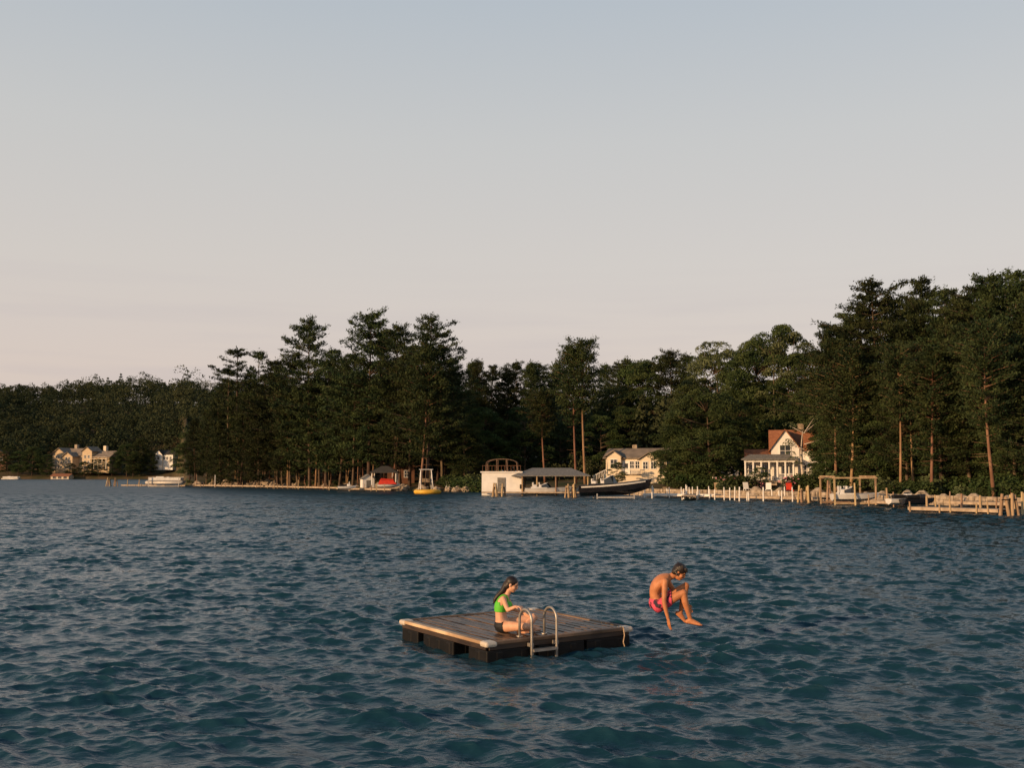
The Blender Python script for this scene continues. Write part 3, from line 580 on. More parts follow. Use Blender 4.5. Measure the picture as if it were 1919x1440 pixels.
# boats
def lift(px,d,w,dd,h,label,m='liftmetal',top=True,rz=0.05):
    e=thing('boat_lift',label,'boat lift',(X(px,d),d,0),rz)
    for a in(-w/2,w/2):
        for b_ in(-dd/2,dd/2): MB().box((0,0,h/2-.6),(.12,.12,h+1.2)).obj('post',M[m],e,(a,b_,0))
    for s in(-1,1): MB().box((0,s*dd/2,.15),(w,.1,.14)).obj('beam',M[m],e)
    if top:
        for s in(-1,1): MB().box((0,s*dd/2,h+.07),(w+.3,.14,.12)).obj('beam',M[m],e); MB().box((s*w/2,0,h+.2),(.12,dd,.12)).obj('beam',M[m],e)
def runabout(px,d,L_,B,Hh,hm,label,rz,z0,stripe=None,wx=0.05,outboard=True,inner='gelwhite',sh=.35,ws=1.0,tilt=0):
    e=thing('motor_boat',label,'boat',(X(px,d),d,z0),rz); e.rotation_euler=(0,-tilt,rz)
    hullmesh(L_,B,Hh,20,.78,sh).obj('hull',M[hm],e)
    if stripe:
        for lo,hi,mm_ in stripe:
            for s in(-1,1):
                mb=MB(); vs=[]
                for i in range(17):
                    t=.04+.9*i/16; b_=B/2*(1-max(0,(t-0.35)/0.65)**2.3)*(0.92+.08*min(1,t*4)); zk=0.55*Hh*max(0,(t-0.6)/0.4)**2; zs=Hh*(1+sh*t*t*.5); zc=zk+(zs-zk)*.35
                    x_=L_*(t-.5)
                    for q in(lo,hi):
                        z_=zk+(zs-zk)*q; yb=b_*(.78+.22*(z_-zc)/(zs-zc))+.03; vs.append((x_+.35*t**6*z_,s*yb,z_))
                mb.add(vs,[(2*i,2*i+2,2*i+3,2*i+1) for i in range(16)])
                mb.obj('stripe',M[mm_],e)
    MB().box((-.18*L_,0,Hh+.1),(L_*.36,B*.72,.16)).obj('cockpit',M[inner],e,bevel=.04)
    for sx_ in(-.28,-.14): MB().box((0,0,.15),(.5,B*.6,.3)).box((-.2,0,.4),(.12,B*.6,.35)).obj('seat',M['gelwhite'],e,(sx_*L_,0,Hh+.15),bevel=.04)
    w0=wx*L_; q=ws; mb=MB(); mb.add([(w0,-B*.36,Hh+.12),(w0+.35,0,Hh+.14),(w0,B*.36,Hh+.12),(w0-.35,-B*.33,Hh+.6*q),(w0-.1,0,Hh+.66*q),(w0-.35,B*.33,Hh+.6*q),(w0-1,-B*.38,Hh+.12),(w0-1.0,-B*.36,Hh+.4*q),(w0-1,B*.38,Hh+.12),(w0-1.0,B*.36,Hh+.4*q)],[(0,1,4,3),(1,2,5,4),(0,3,7,6),(2,8,9,5)]); mb.obj('windshield',M['glass'],e)
    MB().tube([(w0-1.0,-B*.36,Hh+.4*q),(w0-.36,-B*.34,Hh+.61*q),(w0-.1,0,Hh+.67*q),(w0-.36,B*.34,Hh+.61*q),(w0-1.0,B*.36,Hh+.4*q)],.035,6).obj('windshield_frame',M['gelwhite'],e)
    if outboard:
        MB().box((-L_/2-.35,0,Hh+.2),(.5,.4,.55)).box((-L_/2-.3,0,Hh-.35),(.2,.14,.8)).box((-L_/2-.15,0,Hh-.05),(.3,.3,.15)).obj('outboard_motor',M['black'],e,bevel=.05)
runabout(1150,108,7.2,2.5,1.15,'gelblack','large black motor boat with thin pale stripe on a lift',math.radians(-12),.36,[(.80,.93,'gelwhite')],0.02,False,'gelblack',.75,1.5,math.radians(2))
lift(1150,109,4.0,3.0,.55,'low metal boat lift holding the black motor boat',top=False)
runabout(1025,122.8,5.4,2.0,.8,'gelwhite','white outboard boat moored under the grey canopy',math.radians(4),.1)
runabout(1600,87,3.8,1.7,.6,'gelwhite','white boat hanging in a wooden boat lift',math.radians(-3),.3,None,.0,False)
lift(1588,88,3.6,3.4,2.25,'tan wooden boat lift frame standing over a boat','post',True)
def pontoon(px,d,L_,rz,z0,label):
    e=thing('pontoon_boat',label,'boat',(X(px,d),d,z0),rz)
    for s in(-1,1): MB().tube([(-L_/2,s*.9,.3),(L_/2-.8,s*.9,.3),(L_/2-.3,s*.9,.38),(L_/2,s*.9,.52)],[.3,.3,.24,.06],12).obj('pontoon',M['liftmetal'],e,smooth=True)
    MB().box((0,0,.68),(L_-.4,2.4,.1)).obj('deck',M['liftmetal'],e)
    mb=MB()
    for s in(-1,1): mb.box((0,s*1.15,1.05),(L_-1.2,.05,.5)).box((0,s*1.15,1.38),(L_-1.2,.06,.05))
    mb.box((-L_/2+.6,0,1.05),(.05,2.3,.5)).box((L_/2-.6,0,1.05),(.05,2.3,.5)); mb.obj('side_panel',M['white'],e)
    MB().box((-1.5,.6,.98),(1.6,.6,.5)).box((-1.5,.85,1.35),(1.6,.15,.4)).box((1.8,-.6,.98),(1.6,.6,.5)).box((0.3,.5,1.1),(.5,.6,.75)).obj('seat',M['gelwhite'],e,bevel=.05)
pontoon(312,204,7.6,.05,.55,'white pontoon boat raised on a metal lift')
lift(312,204,6.0,3.2,2.0,'metal lift frame holding the pontoon boat',top=False)
pontoon(22,462,8,0,-.1,'white pontoon boat moored at the far shore')
def jetski(px,d,rz,m):
    e=thing('jet_ski','small personal watercraft parked on a floating dock','jet ski',(X(px,d),d,.3),rz,'personal watercraft by the docks')
    hullmesh(2.6,1.0,.42).obj('hull',M[m],e); MB().box((-.35,0,.62),(1.2,.34,.28)).obj('seat',M['black'],e,bevel=.06)
    MB().box((.35,0,.65),(.5,.5,.35)).obj('console',M[m],e,bevel=.08); MB().cyl((.3,-.35,.92),(.3,.35,.92),.025).cyl((.35,0,.7),(.3,0,.92),.03).obj('handlebar',M['black'],e)
jetski(1692,78,.2,'gelwhite'); jetski(1718,77,.2,'gelblack'); jetski(650,153,.1,'gelwhite')
# stone walls and boulders
def wall(px0,d0,px1,d1,h,label):
    ax,bx_=X(px0,d0),X(px1,d1); Ln=math.hypot(bx_-ax,d1-d0); e=MB()
    r=random.Random(px0); x_=0
    while x_<Ln:
        w_=r.uniform(.4,.9)
        for lv in range(max(1,int(h/.35))): e.box((x_+w_/2,r.uniform(-.06,.06),-.2+.35*lv+.17),(w_-.03,.6,.34))
        x_+=w_
    o=e.obj('stone_wall',M['stone'],None,(ax,d0,0),bevel=.03); o.rotation_euler=(0,0,math.atan2(d1-d0,bx_-ax)); o['label']=label; o['category']='wall'
for a in[(1115,130.5,1300,117.5),(1302,117.3,1500,103.5),(1502,103.2,1700,89.5),(1702,89.3,1935,76.5)]: wall(*a,1.05,'low stone retaining wall along the waterfront')
bm=bmesh.new(); bmesh.ops.create_icosphere(bm,subdivisions=3,radius=1)
for v in bm.verts:
    n_=v.co.copy(); v.co*=1+.22*math.sin(n_.x*4+1)*math.cos(n_.y*5)+.14*math.sin(n_.z*7+n_.x*3)
bme=bpy.data.meshes.new('boulder'); bm.to_mesh(bme); bm.free(); bme.materials.append(M['stone'])
for i in range(76):
    if i<14: px=random.uniform(418,455) if i<9 else random.uniform(498,520)
    elif i<46: px=random.uniform(355,900)
    else: px=random.uniform(1050,1135) if i<50 else random.uniform(1400,1900)
    d=float(shore((px-960)/F))-random.uniform(-.5,.8); s=random.uniform(.35,1.0)*(1.6 if i<14 else 1.0)
    o=part('boulder',bme,None,None,(X(px,d),d,.3)); o.scale=(s*1.3,s,s*.8); o.rotation_euler=(0,0,random.uniform(0,6)); o['label']='rounded tan boulder at the water edge'; o['category']='boulder'; o['group']='boulders along the bank'
def chair(px,d,rz,m):
    x=X(px,d); z=float(gz(x,d)); e=thing('lawn_chair','slatted wooden garden chair on the lawn','chair',(x,d,z),rz,'garden chairs on the lawn')
    MB().box((0,0,.38),(.6,.6,.05)).obj('seat',M[m],e); MB().box((0,.35,.75),(.6,.06,.75),R=Matrix.Rotation(-.3,3,'X')).obj('backrest',M[m],e)
    for a in(-.3,.3):
        for b_ in(-.28,.28): MB().box((a,b_,.19),(.06,.08,.38)).obj('leg',M[m],e)
for a in((1400,114,.2,'white'),(1440,112,-.3,'white'),(1345,118,.1,'post'),(1250,122,.4,'post'),(1480,108,0,'red'),(560,189,.2,'white'),(600,184,-.2,'red'),(840,151,.1,'white')): chair(*a)
# ---------------- raft
RC=(0.02,16.4,-0.02); RA=math.radians(33.5); S=1.355
e=raft=thing('swimming_raft','square wooden swimming raft on black floats with metal ladder','raft',RC,RA)
M['deckwood']=mat('wet_dark_brown_boards',(0.022,0.014,0.010),(0.17,0.105,0.065),2.2,0.36,stretch=(6,1.1,1),bump=.5,spec=.35,contrast=(.36,.68),detail=9)
M['trim']=mat('lit_side_trim',(0.34,0.22,0.13),(0.68,0.49,0.31),2.0,0.65,stretch=(1,1,1),bump=.3,spec=.2)  # paler copy of the trim: sunlight on the left edge painted into the colour
M['trimdark']=mat('shade_side_brown_trim',(0.09,0.058,0.037),(0.24,0.155,0.10),2.5,0.65,bump=.3,spec=.2)  # darker brown copy for the edges turned from the sun, shade in the colour
M['fascia']=mat('dark_wet_fascia_board',(0.025,0.016,0.012),(0.06,0.038,0.025),2.5,0.5,stretch=(1,1,5),bump=.3)
mb=MB(); n=19; wd=(2*S-.24)/n
for i in range(n): mb.box((-S+.12+wd*(i+.5),0,.283+random.uniform(-.006,.006)),(wd-.024-random.uniform(0,.012),2*S-.26,.032))
mb.obj('deck',M['deckwood'],e,bevel=.004)
MB().box((-(S-.05),0,.287),(.10,2*S-.26,.05)).obj('edge_trim',M['trim'],e,bevel=.01,label='golden edge board, sunlight painted into its colour')
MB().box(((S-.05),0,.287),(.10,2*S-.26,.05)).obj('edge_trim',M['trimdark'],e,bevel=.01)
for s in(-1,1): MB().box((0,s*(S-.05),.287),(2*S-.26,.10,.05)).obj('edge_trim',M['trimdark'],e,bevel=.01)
mb=MB()
for s in(-1,1): mb.box((s*(S-.03),0,.225),(.03,2*S-.12,.07)).box((0,s*(S-.03),.225),(2*S-.12,.03,.07))
for i in range(5): mb.box((0,-1.1+i*.55,.225),(2*S-.12,.04,.08))
mb.obj('frame',M['fascia'],e,bevel=.004)
M['bumper']=mat('pale_corner_bumper',(0.62,0.55,0.45),(0.5,0.42,0.33),3,0.5)
for sx_ in(-1,1):
    for sy_ in(-1,1): MB().box((0,0,.275),(.20,.20,.085)).obj('corner_bumper',M['bumper'],e,(sx_*(S-.085),sy_*(S-.085),0),bevel=.035)
def flt(x_,y_,lx,ly):
    mb=MB().box((0,0,.035),(lx,ly,.30))
    k=max(1,int(lx/.3))
    for i in range(k): mb.box((-lx/2+lx*(i+.5)/k,0,.03),(.12,ly+.012,.26))
    k=max(1,int(ly/.3))
    for i in range(k): mb.box((0,-ly/2+ly*(i+.5)/k,.03),(lx+.012,.12,.26))
    mb.obj('float',M['black'],e,(x_,y_,0),bevel=.02)
for xx in(-.90,0,.90): flt(xx,-S+.29,.86,.52)
flt(-S+.29,.12,.52,.95); flt(-S+.29,1.05,.52,.55); flt(S-.29,.0,.52,.82); flt(S-.29,.98,.52,.66); flt(0,.95,.8,.6)
yo=-S-.07; yi=-S+.25; rr_=(yi-yo)/2; yc=(yi+yo)/2
def railp(x_):
    p=[(x_,yo,-.6),(x_,yo,.3),(x_,yo,.54)]
    p+=[(x_,yc-rr_*math.cos(a),.555+rr_*math.sin(a)) for a in np.linspace(.15,math.pi-.15,12)]
    p+=[(x_,yi,.54),(x_,yi,.302)]
    return p
lad=MB().box((-.395,yo,.14),(.43,.10,.035)).box((-.395,yo,-.10),(.43,.10,.035)).box((-.395,yo,-.36),(.43,.10,.035)).box((-.60,yo,-.11),(.012,.03,.53)).box((-.19,yo,-.11),(.012,.03,.53)).obj('ladder',M['metal'],e)
for x_ in(-.62,-.17):
    MB().tube(railp(x_),.020,10).obj('handrail',M['metal'],lad,smooth=True)
    MB().cyl((x_,yi,.300),(x_,yi,.316),.05,.05,12).obj('bracket',M['metal'],lad); MB().box((x_,-S-.035,.22),(.06,.08,.05)).obj('bracket',M['metal'],lad)
MB().tube([(1.15,-S+.05,.325),(1.16,-S-.01,.32),(1.16,-S-.04,.2),(1.13,-S-.045,.1),(1.16,-S-.04,.03)],.008,6).obj('rope',M['trim'],e)
# ---------------- people
M['skin']=mat('sunlit_skin',(0.68,0.38,0.24),(0.58,0.30,0.18),9,0.55,spec=.3,bump=.15)
M['skin_tan']=mat('tanned_skin',(0.54,0.22,0.095),(0.40,0.15,0.062),9,0.5,spec=.3,bump=.15)
M['hair']=mat('dark_brown_hair',(0.010,0.006,0.005),(0.025,0.015,0.010),12,0.5,stretch=(1,1,.3))
M['green']=mat('bright_green_swimwear',(0.09,0.46,0.03),(0.12,0.54,0.04),6,0.6)
M['swimblack']=mat('black_swimwear',(0.006,0.006,0.008),(0.01,0.01,0.012),6,0.7)
M['shorts']=mat('pink_red_and_dark_patterned_shorts',(0.03,0.015,0.03),(0.60,0.07,0.12),13,0.75,contrast=(.42,.5),detail=1)
M['eye']=mat('eye_surface',(0.02,0.015,0.012),(0.03,0.02,0.015),3,.2)
M['lips']=mat('lip_colour',(0.4,0.14,0.1),(0.36,0.12,0.09),3,.5)
V3=Vector
class Body:
    def __init__(s): s.mb=MB(); s.seg=[]
    def cap(s,lb,a,b,ra,rb,n=14):
        a=V3(a); b=V3(b); d=(b-a); L_=d.length; d.normalize(); pts=[];rs=[]
        for t in np.linspace(-1,0,6): 
            c=math.sin(math.acos(min(1,max(-1,-t)))) ; pts.append(a+d*(t*ra)); rs.append(max(ra*c,.0006))
        for t in(.25,.5,.75): pts.append(a+d*(L_*t)); rs.append(ra+(rb-ra)*t)
        for t in np.linspace(0,1,6):
            c=math.sin(math.acos(min(1,t))); pts.append(b+d*(t*rb)); rs.append(max(rb*c,.0006))
        s.mb.tube(pts,rs,n); s.seg.append((lb,a,b,(ra+rb)/2))
    def chain(s,lb,pts,rs):
        for i in range(len(pts)-1): s.cap(lb,pts[i],pts[i+1],rs[i],rs[i+1])
    def loft(s,lb,pts,w,d,lat=(0,1,0),sub=4):
        pts=[V3(p) for p in pts]; lat=V3(lat); P=[];W=[];D=[]
        n=len(pts)
        def cr(a,i,t):
            p0,p1,p2,p3=a[max(i-1,0)],a[i],a[i+1],a[min(i+2,n-1)]
            return 0.5*((2*p1)+(p2-p0)*t+(2*p0-5*p1+4*p2-p3)*t*t+(3*p1-p0-3*p2+p3)*t**3)
        for i in range(n-1):
            for k in range(sub):
                t=k/sub; P.append(cr(pts,i,t)); W.append(cr(w,i,t)); D.append(cr(d,i,t))
        P.append(pts[-1]);W.append(w[-1]);D.append(d[-1])
        vs=[];k=20
        for i,p in enumerate(P):
            ax=(P[min(i+1,len(P)-1)]-P[max(i-1,0)]).normalized(); fr=lat.cross(ax).normalized()
            for j in range(k):
                a=2*math.pi*j/k; vs.append(p+lat*(W[i]*math.cos(a))+fr*(D[i]*math.sin(a)))
        fs=[(i*k+j,i*k+(j+1)%k,(i+1)*k+(j+1)%k,(i+1)*k+j) for i in range(len(P)-1) for j in range(k)]
        fs+= [tuple(range(k-1,-1,-1)),tuple((len(P)-1)*k+j for j in range(k))]
        s.mb.add(vs,fs)
        for i in range(n-1): s.seg.append((lb,pts[i],pts[i+1],(w[i]+d[i]+w[i+1]+d[i+1])/4))
    def hand(s,wrist,dirv,palm,curl=.5,side=1):
        w=V3(wrist); d=V3(dirv).normalized(); pn=(V3(palm)-d*V3(palm).dot(d)).normalized(); lt=d.cross(pn)*side
        for k in range(4):
            off=(k-1.5)*.02; s.cap('hand',w+d*.0+lt*off*.6,w+d*.085+lt*off,.015,.012,8)
            L_=[.075,.085,.08,.062][k]; p=w+d*.085+lt*off; dd=d.copy(); 
            for q in range(3):
                ang=curl*(.6+.5*q); dd=(d*math.cos(ang)+pn*math.sin(ang)).normalized(); nx=p+dd*(L_*[.45,.32,.23][q]); s.cap('hand',p,nx,.0095-.001*q,.0088-.001*q,8); p=nx
        p=w+d*.02-lt*.03; q=p-lt*.025+d*.035+pn*.012; s.cap('hand',p,q,.013,.011,8); s.cap('hand',q,q+d*.03+pn*.012,.010,.008,8)
    def foot(s,ank,toe,up=(0,0,1),lat=(0,1,0)):
        a=V3(ank); t=V3(toe); d=(t-a).normalized(); up=V3(up)
        up=(up-d*up.dot(d)).normalized(); lat=d.cross(up)
        heel=a-d*.045-up*.035; ball=t-d*.04-up*.02
        s.cap('foot',heel,a,.032,.036); s.cap('foot',a,ball,.036,.025); s.cap('foot',heel,ball+lat*.02,.03,.023); s.cap('foot',heel,ball-lat*.02,.028,.021)
        for k in range(5): s.cap('foot',ball+lat*(k-2)*.018,ball+lat*(k-2)*.019+d*(.05-.005*abs(k-1)),.014,.010,8)
    def head(s,c,fwd,up,sc=1.0):
        c=V3(c); f=V3(fwd).normalized(); u=V3(up); u=(u-f*u.dot(f)).normalized(); l=u.cross(f); R=Matrix((f,l,u)).transposed(); s.hR=R; s.hc=c; s.sc=sc
        E=lambda o,r: (s.mb.ell(c+R@V3([q*sc for q in o]),[q*sc for q in r],18,14,R))
        E((-.008,0,.025),(.095,.074,.088)); E((.02,0,-.035),(.066,.058,.078)); E((.052,0,-.085),(.03,.03,.022))
        E((.088,0,-.012),(.018,.012,.03)); E((.098,0,-.026),(.015,.014,.012)); E((.072,0,-.058),(.02,.026,.014)); E((.07,0,.03),(.022,.05,.014))
        for sd in(-1,1): E((-.005,sd*.076,-.01),(.018,.01,.03)); E((.055,sd*.036,-.03),(.028,.024,.025))
        s.seg.append(('head',c,c+u*.001,.09))
    def build(s,name,m,parent,vox=.0075):
        o=s.mb.obj(name,m,parent); md=o.modifiers.new('r','REMESH'); md.mode='VOXEL'; md.voxel_size=vox; md.use_smooth_shade=True
        sm=o.modifiers.new('s','SMOOTH'); sm.factor=.5; sm.iterations=2
        bpy.context.view_layer.update(); dg=bpy.context.evaluated_depsgraph_get(); me=bpy.data.meshes.new_from_object(o.evaluated_get(dg)); o.modifiers.clear(); o.data=me
        if not me.materials: me.materials.append(m)
        me.polygons.foreach_set('use_smooth',np.ones(len(me.polygons),dtype=bool)); s.o=o; s.me=me
        n=len(me.vertices); co=np.empty(n*3,np.float32); me.vertices.foreach_get('co',co); s.co=co.reshape(-1,3)
        nm=np.empty(n*3,np.float32); me.vertices.foreach_get('normal',nm); s.nm=nm.reshape(-1,3)
        best=np.full(n,1e9); s.lb=np.zeros(n,int); s.tt=np.zeros(n)
        for k,(lb,a,b,r_) in enumerate(s.seg):
            a=np.array(a);b=np.array(b);ab=b-a; t=np.clip(((s.co-a)@ab)/max(1e-9,ab@ab),0,1); dd=np.linalg.norm(s.co-(a+t[:,None]*ab),axis=1)-r_
            mk=dd<best; best[mk]=dd[mk]; s.lb[mk]=k; s.tt[mk]=t[mk]
        s.lab=np.array([q[0] for q in s.seg])[s.lb]
        return o
    def garment(s,name,m,mask,off=.006,label=None):
        fl=[p.vertices[:] for p in s.me.polygons]; fl=[f for f in fl if all(mask[i] for i in f)]
        used=sorted({i for f in fl for i in f}); mp={v:i for i,v in enumerate(used)}
        V=s.co[used]+s.nm[used]*off; me=bpy.data.meshes.new(name); me.from_pydata([tuple(v) for v in V],[],[tuple(mp[i] for i in f) for f in fl]); me.update()
        me.polygons.foreach_set('use_smooth',np.ones(len(me.polygons),dtype=bool))
        o=part(name,me,m,s.o,label=label); so=o.modifiers.new('t','SOLIDIFY'); so.thickness=.004; so.offset=-1; return o
    def face(s):
        for sd in(-1,1): MB().ell(s.hc+s.hR@V3((.078*s.sc,sd*.03*s.sc,.01*s.sc)),(.011,.011,.009)).obj('eye',M['eye'],s.o,smooth=True); MB().ell(s.hc+s.hR@V3((.083*s.sc,sd*.032*s.sc,.034*s.sc)),(.006,.018,.004),R=s.hR).obj('eyebrow',M['hair'],s.o,smooth=True)
        MB().ell(s.hc+s.hR@V3((.089*s.sc,0,-.056*s.sc)),(.006,.02,.007),R=s.hR).obj('lips',M['lips'],s.o,smooth=True)
# woman
seat=(-.125,15.52,.283)
e=thing('person','seated cross-legged in green bikini top, holding the raft ladder rail','person',seat,math.radians(-6))
B=Body()
B.loft('pelvis',[(-.03,0,.02),(-.02,0,.10),(-.03,0,.19)],[.13,.175,.145],[.09,.125,.1])
B.loft('torso',[(-.03,0,.17),(-.045,0,.27),(-.04,0,.38),(-.01,0,.47),(0.025,0,.535),(.045,0,.565)],[.15,.125,.145,.155,.13,.05],[.1,.085,.10,.095,.07,.045])
for sd in(-1,1): B.mb.ell((.06,sd*.068,.405),(.055,.055,.055))
B.cap('neck',(.035,0,.54),(.085,0,.64),.05,.044)
B.head((.125,0,.722),(.92,-.15,-.36),(.3,0,.95))
B.chain('arm',[(.01,-.155,.515),(.09,-.26,.37)],[.044,.032]); B.chain('arm',[(.09,-.26,.37),(.22,-.32,.43)],[.033,.023]); B.hand((.225,-.322,.432),(.7,-.6,.05),(.1,-.1,-1),.9,1)
B.chain('arm',[(.01,.155,.515),(.12,.24,.32)],[.046,.033]); B.chain('arm',[(.12,.24,.32),(.32,.14,.27)],[.034,.024]); B.hand((.325,.137,.267),(.9,-.2,-.4),(0,0,-1),.4,-1)
B.chain('thigh',[(.0,-.09,.10),(.34,-.25,.13)],[.092,.058]); B.chain('calf',[(.34,-.25,.13),(.40,-.13,.095),(.45,.07,.06)],[.056,.052,.034])
B.chain('thigh',[(.0,.09,.10),(.45,.17,.21)],[.092,.058]); B.chain('calf',[(.45,.17,.21),(.40,.08,.14),(.26,-.08,.06)],[.056,.052,.034])
B.foot((.45,.07,.06),(.54,.22,.045)); B.foot((.26,-.08,.06),(.38,-.19,.045))
B.build('body',M['skin'],e); B.face()
z=B.co[:,2]; tor=(B.lab=='torso')|(B.lab=='pelvis'); armish=(np.abs(B.co[:,1])>.15)
B.garment('bikini_top',M['green'],(tor&(z>.315)&(z<.475)&~(armish&(z>.42)))|((B.lab=='torso')&(z>=.47)&(np.abs(np.abs(B.co[:,1])-.085)<.02)),.008)
B.garment('bikini_bottom',M['swimblack'],((B.lab=='pelvis')&(z<.165)&(z>.0))|((B.lab=='thigh')&(B.tt<.12)&(z>.02)),.007)
hair=Body(); hc=B.hc; R=B.hR
hair.mb.ell(hc+R@V3((-.018,0,.035)),(.1,.084,.09),18,14,R); hair.mb.ell(hc+R@V3((-.05,0,-.02)),(.06,.074,.085),16,12,R)
hair.chain('h',[hc+R@V3((-.08,0,-.02)),V3((-.01,-.02,.63)),V3((-.08,-.03,.56)),V3((-.13,-.04,.50)),V3((-.15,-.05,.44))],[.055,.044,.040,.032,.012])
hair.build('hair',M['hair'],B.o,.009)
# man mid-jump
jp=(X(1232,16.0),16.0,.655)
e=thing('person','mid-air tucked jump in pink patterned swim shorts, knees drawn up','person',jp,math.radians(-8))
B=Body()
B.loft('pelvis',[(-.035,0,-.07),(-.03,0,.0),(-.035,0,.09)],[.12,.155,.14],[.09,.115,.10])
B.loft('torso',[(-.035,0,.07),(-.055,0,.16),(-.02,0,.27),(.06,0,.36),(.14,0,.405),(.19,0,.42)],[.14,.135,.16,.175,.13,.06],[.095,.09,.108,.105,.075,.05])
B.cap('neck',(.15,0,.40),(.27,0,.46),.056,.05)
B.head((.33,0,.49),(.75,-.16,-.5),(.55,0,.8),1.04)
B.chain('arm',[(.10,-.175,.36),(.08,-.24,.07)],[.054,.037]); B.chain('arm',[(.08,-.24,.07),(.095,-.245,-.02),(.14,-.25,-.21)],[.037,.037,.024]); B.hand((.142,-.25,-.215),(.15,0,-1),(.8,.5,0),.3,1)
B.chain('arm',[(.12,.175,.36),(.27,.26,.13)],[.054,.037]); B.chain('arm',[(.27,.26,.13),(.43,.2,-.03)],[.037,.025]); B.hand((.435,.197,-.035),(.5,-.2,-.8),(0,-1,0),.6,1)
B.chain('thigh',[(-.01,-.095,-.03),(.2,-.13,.09),(.385,-.155,.19)],[.09,.076,.055]); B.chain('calf',[(.385,-.155,.19),(.405,-.15,.05),(.48,-.135,-.21)],[.053,.053,.032])
B.chain('thigh',[(-.01,.095,-.03),(.22,.11,.13),(.43,.12,.27)],[.09,.076,.055]); B.chain('calf',[(.43,.12,.27),(.39,.11,.11),(.34,.10,-.15)],[.053,.053,.032])
B.foot((.485,-.135,-.23),(.665,-.145,-.28),(.2,0,1)); B.foot((.34,.10,-.17),(.45,.10,-.30),(.6,0,.8))
B.build('body',M['skin_tan'],e); B.face()
z=B.co[:,2]
B.garment('swim_shorts',M['shorts'],((B.lab=='pelvis')&(z<.085))|((B.lab=='thigh')&(B.co[:,0]<.20)),.013)
hc=B.hc; R=B.hR; hair=Body()
hair.mb.ell(hc+R@V3((-.02,0,.048)),(.11,.098,.097),18,14,R); hair.mb.ell(hc+R@V3((-.055,0,-.01)),(.07,.09,.09),16,12,R)
rr=random.Random(4)
for i in range(34):
    a=rr.uniform(-2.2,2.2)+math.pi; p=hc+R@V3((-.02+.092*math.cos(a),.082*math.sin(a),rr.uniform(-.05,.12))); hair.cap('h',p,p+V3((rr.uniform(-.04,.04),rr.uniform(-.03,.03),-.035)),.02,.006,6)
for i in range(7):
    p=hc+R@V3((.06,-.06+.02*i,.1)); hair.cap('h',p,p+R@V3((.04,.0,-.035)),.022,.006,6)
hair.build('hair',M['hair'],B.o,.009)
# ---------------- world, sun, camera
SUN_EL=math.radians(12); saz=Vector((-0.80,-0.60,0)).normalized()
wd=bpy.data.worlds.new('World'); scene.world=wd; wd.use_nodes=True; nt=wd.node_tree; bg=nt.nodes['Background']; L=nt.links.new
sky=nt.nodes.new('ShaderNodeTexSky'); sky.sky_type='NISHITA'; sky.sun_disc=False; sky.sun_elevation=SUN_EL; sky.sun_rotation=math.atan2(saz.x,saz.y); sky.air_density=1; sky.dust_density=1.5; sky.ozone_density=1.5
mul=nt.nodes.new('ShaderNodeVectorMath'); mul.operation='SCALE'; mul.inputs['Scale'].default_value=0.14
tc=nt.nodes.new('ShaderNodeTexCoord'); sp=nt.nodes.new('ShaderNodeSeparateXYZ'); cr=nt.nodes.new('ShaderNodeValToRGB')
els=[(0,(.73,.58,.515)),(.10,(.73,.605,.54)),(.20,(.70,.635,.58)),(.32,(.63,.62,.60)),(.45,(.505,.555,.60)),(.68,(.17,.28,.40)),(1,(.055,.125,.22))]
while len(cr.color_ramp.elements)<len(els): cr.color_ramp.elements.new(.5)
for q,(p,c) in zip(cr.color_ramp.elements,els): q.position=p; q.color=(*c,1)
mx=nt.nodes.new('ShaderNodeMix'); mx.data_type='RGBA'; mx.inputs['Factor'].default_value=.87
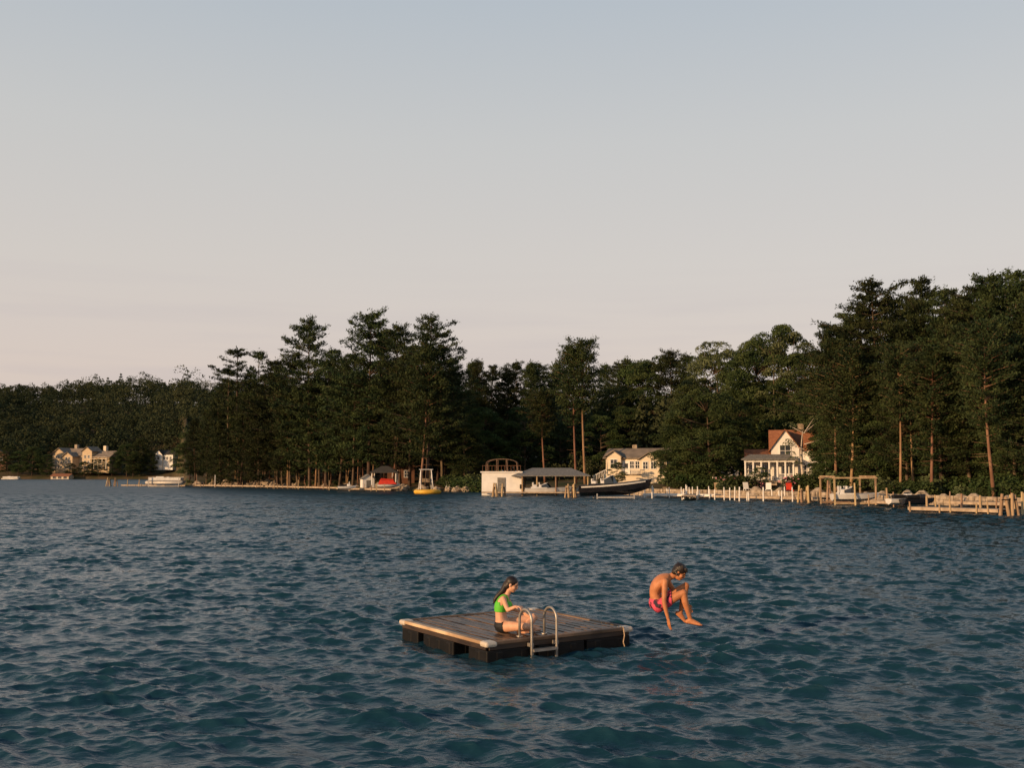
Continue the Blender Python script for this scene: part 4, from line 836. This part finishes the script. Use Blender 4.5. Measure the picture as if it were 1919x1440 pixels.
L(tc.outputs['Generated'],sp.inputs[0]); L(sp.outputs['Z'],cr.inputs['Fac']); L(sky.outputs[0],mul.inputs[0])
L(mul.outputs[0],mx.inputs['A']); L(cr.outputs['Color'],mx.inputs['B'])
mpc=nt.nodes.new('ShaderNodeMapping'); mpc.inputs['Scale'].default_value=(2.2,2.2,34); cn=nt.nodes.new('ShaderNodeTexNoise'); cn.inputs['Scale'].default_value=1.6; cn.inputs['Detail'].default_value=5
L(tc.outputs['Generated'],mpc.inputs['Vector']); L(mpc.outputs['Vector'],cn.inputs['Vector'])
def mr(src,a,b_,c,d_):
    n=nt.nodes.new('ShaderNodeMapRange'); n.inputs['From Min'].default_value=a; n.inputs['From Max'].default_value=b_; n.inputs['To Min'].default_value=c; n.inputs['To Max'].default_value=d_; L(src,n.inputs['Value']); return n.outputs['Result']
m1=nt.nodes.new('ShaderNodeMath'); m1.operation='MULTIPLY'; L(mr(cn.outputs['Fac'],.48,.68,0,.3),m1.inputs[0]); L(mr(sp.outputs['Z'],.04,.22,1,0),m1.inputs[1])
mc=nt.nodes.new('ShaderNodeMix'); mc.data_type='RGBA'; L(m1.outputs[0],mc.inputs['Factor']); L(mx.outputs['Result'],mc.inputs['A']); mc.inputs['B'].default_value=(.45,.42,.47,1)
L(mc.outputs['Result'],bg.inputs['Color']); bg.inputs['Strength'].default_value=1.0
sl=bpy.data.lights.new('sun','SUN'); sl.energy=4.8; sl.angle=math.radians(.5); sl.color=(1,.63,.33)
so=bpy.data.objects.new('sun',sl); coll.objects.link(so)
sd=Vector((saz.x*math.cos(SUN_EL),saz.y*math.cos(SUN_EL),math.sin(SUN_EL))); so.rotation_euler=sd.to_track_quat('Z','Y').to_euler()
cam=bpy.data.cameras.new('camera'); co=bpy.data.objects.new('camera',cam); coll.objects.link(co); co.location=(0,0,H); co.rotation_euler=(math.pi/2+PITCH,0,0)
cam.sensor_width=36; cam.lens=36*F/1919; cam.clip_end=8000; cam.clip_start=.1; scene.camera=co
scene.view_settings.view_transform='Standard'; scene.view_settings.look='None'; scene.view_settings.exposure=0
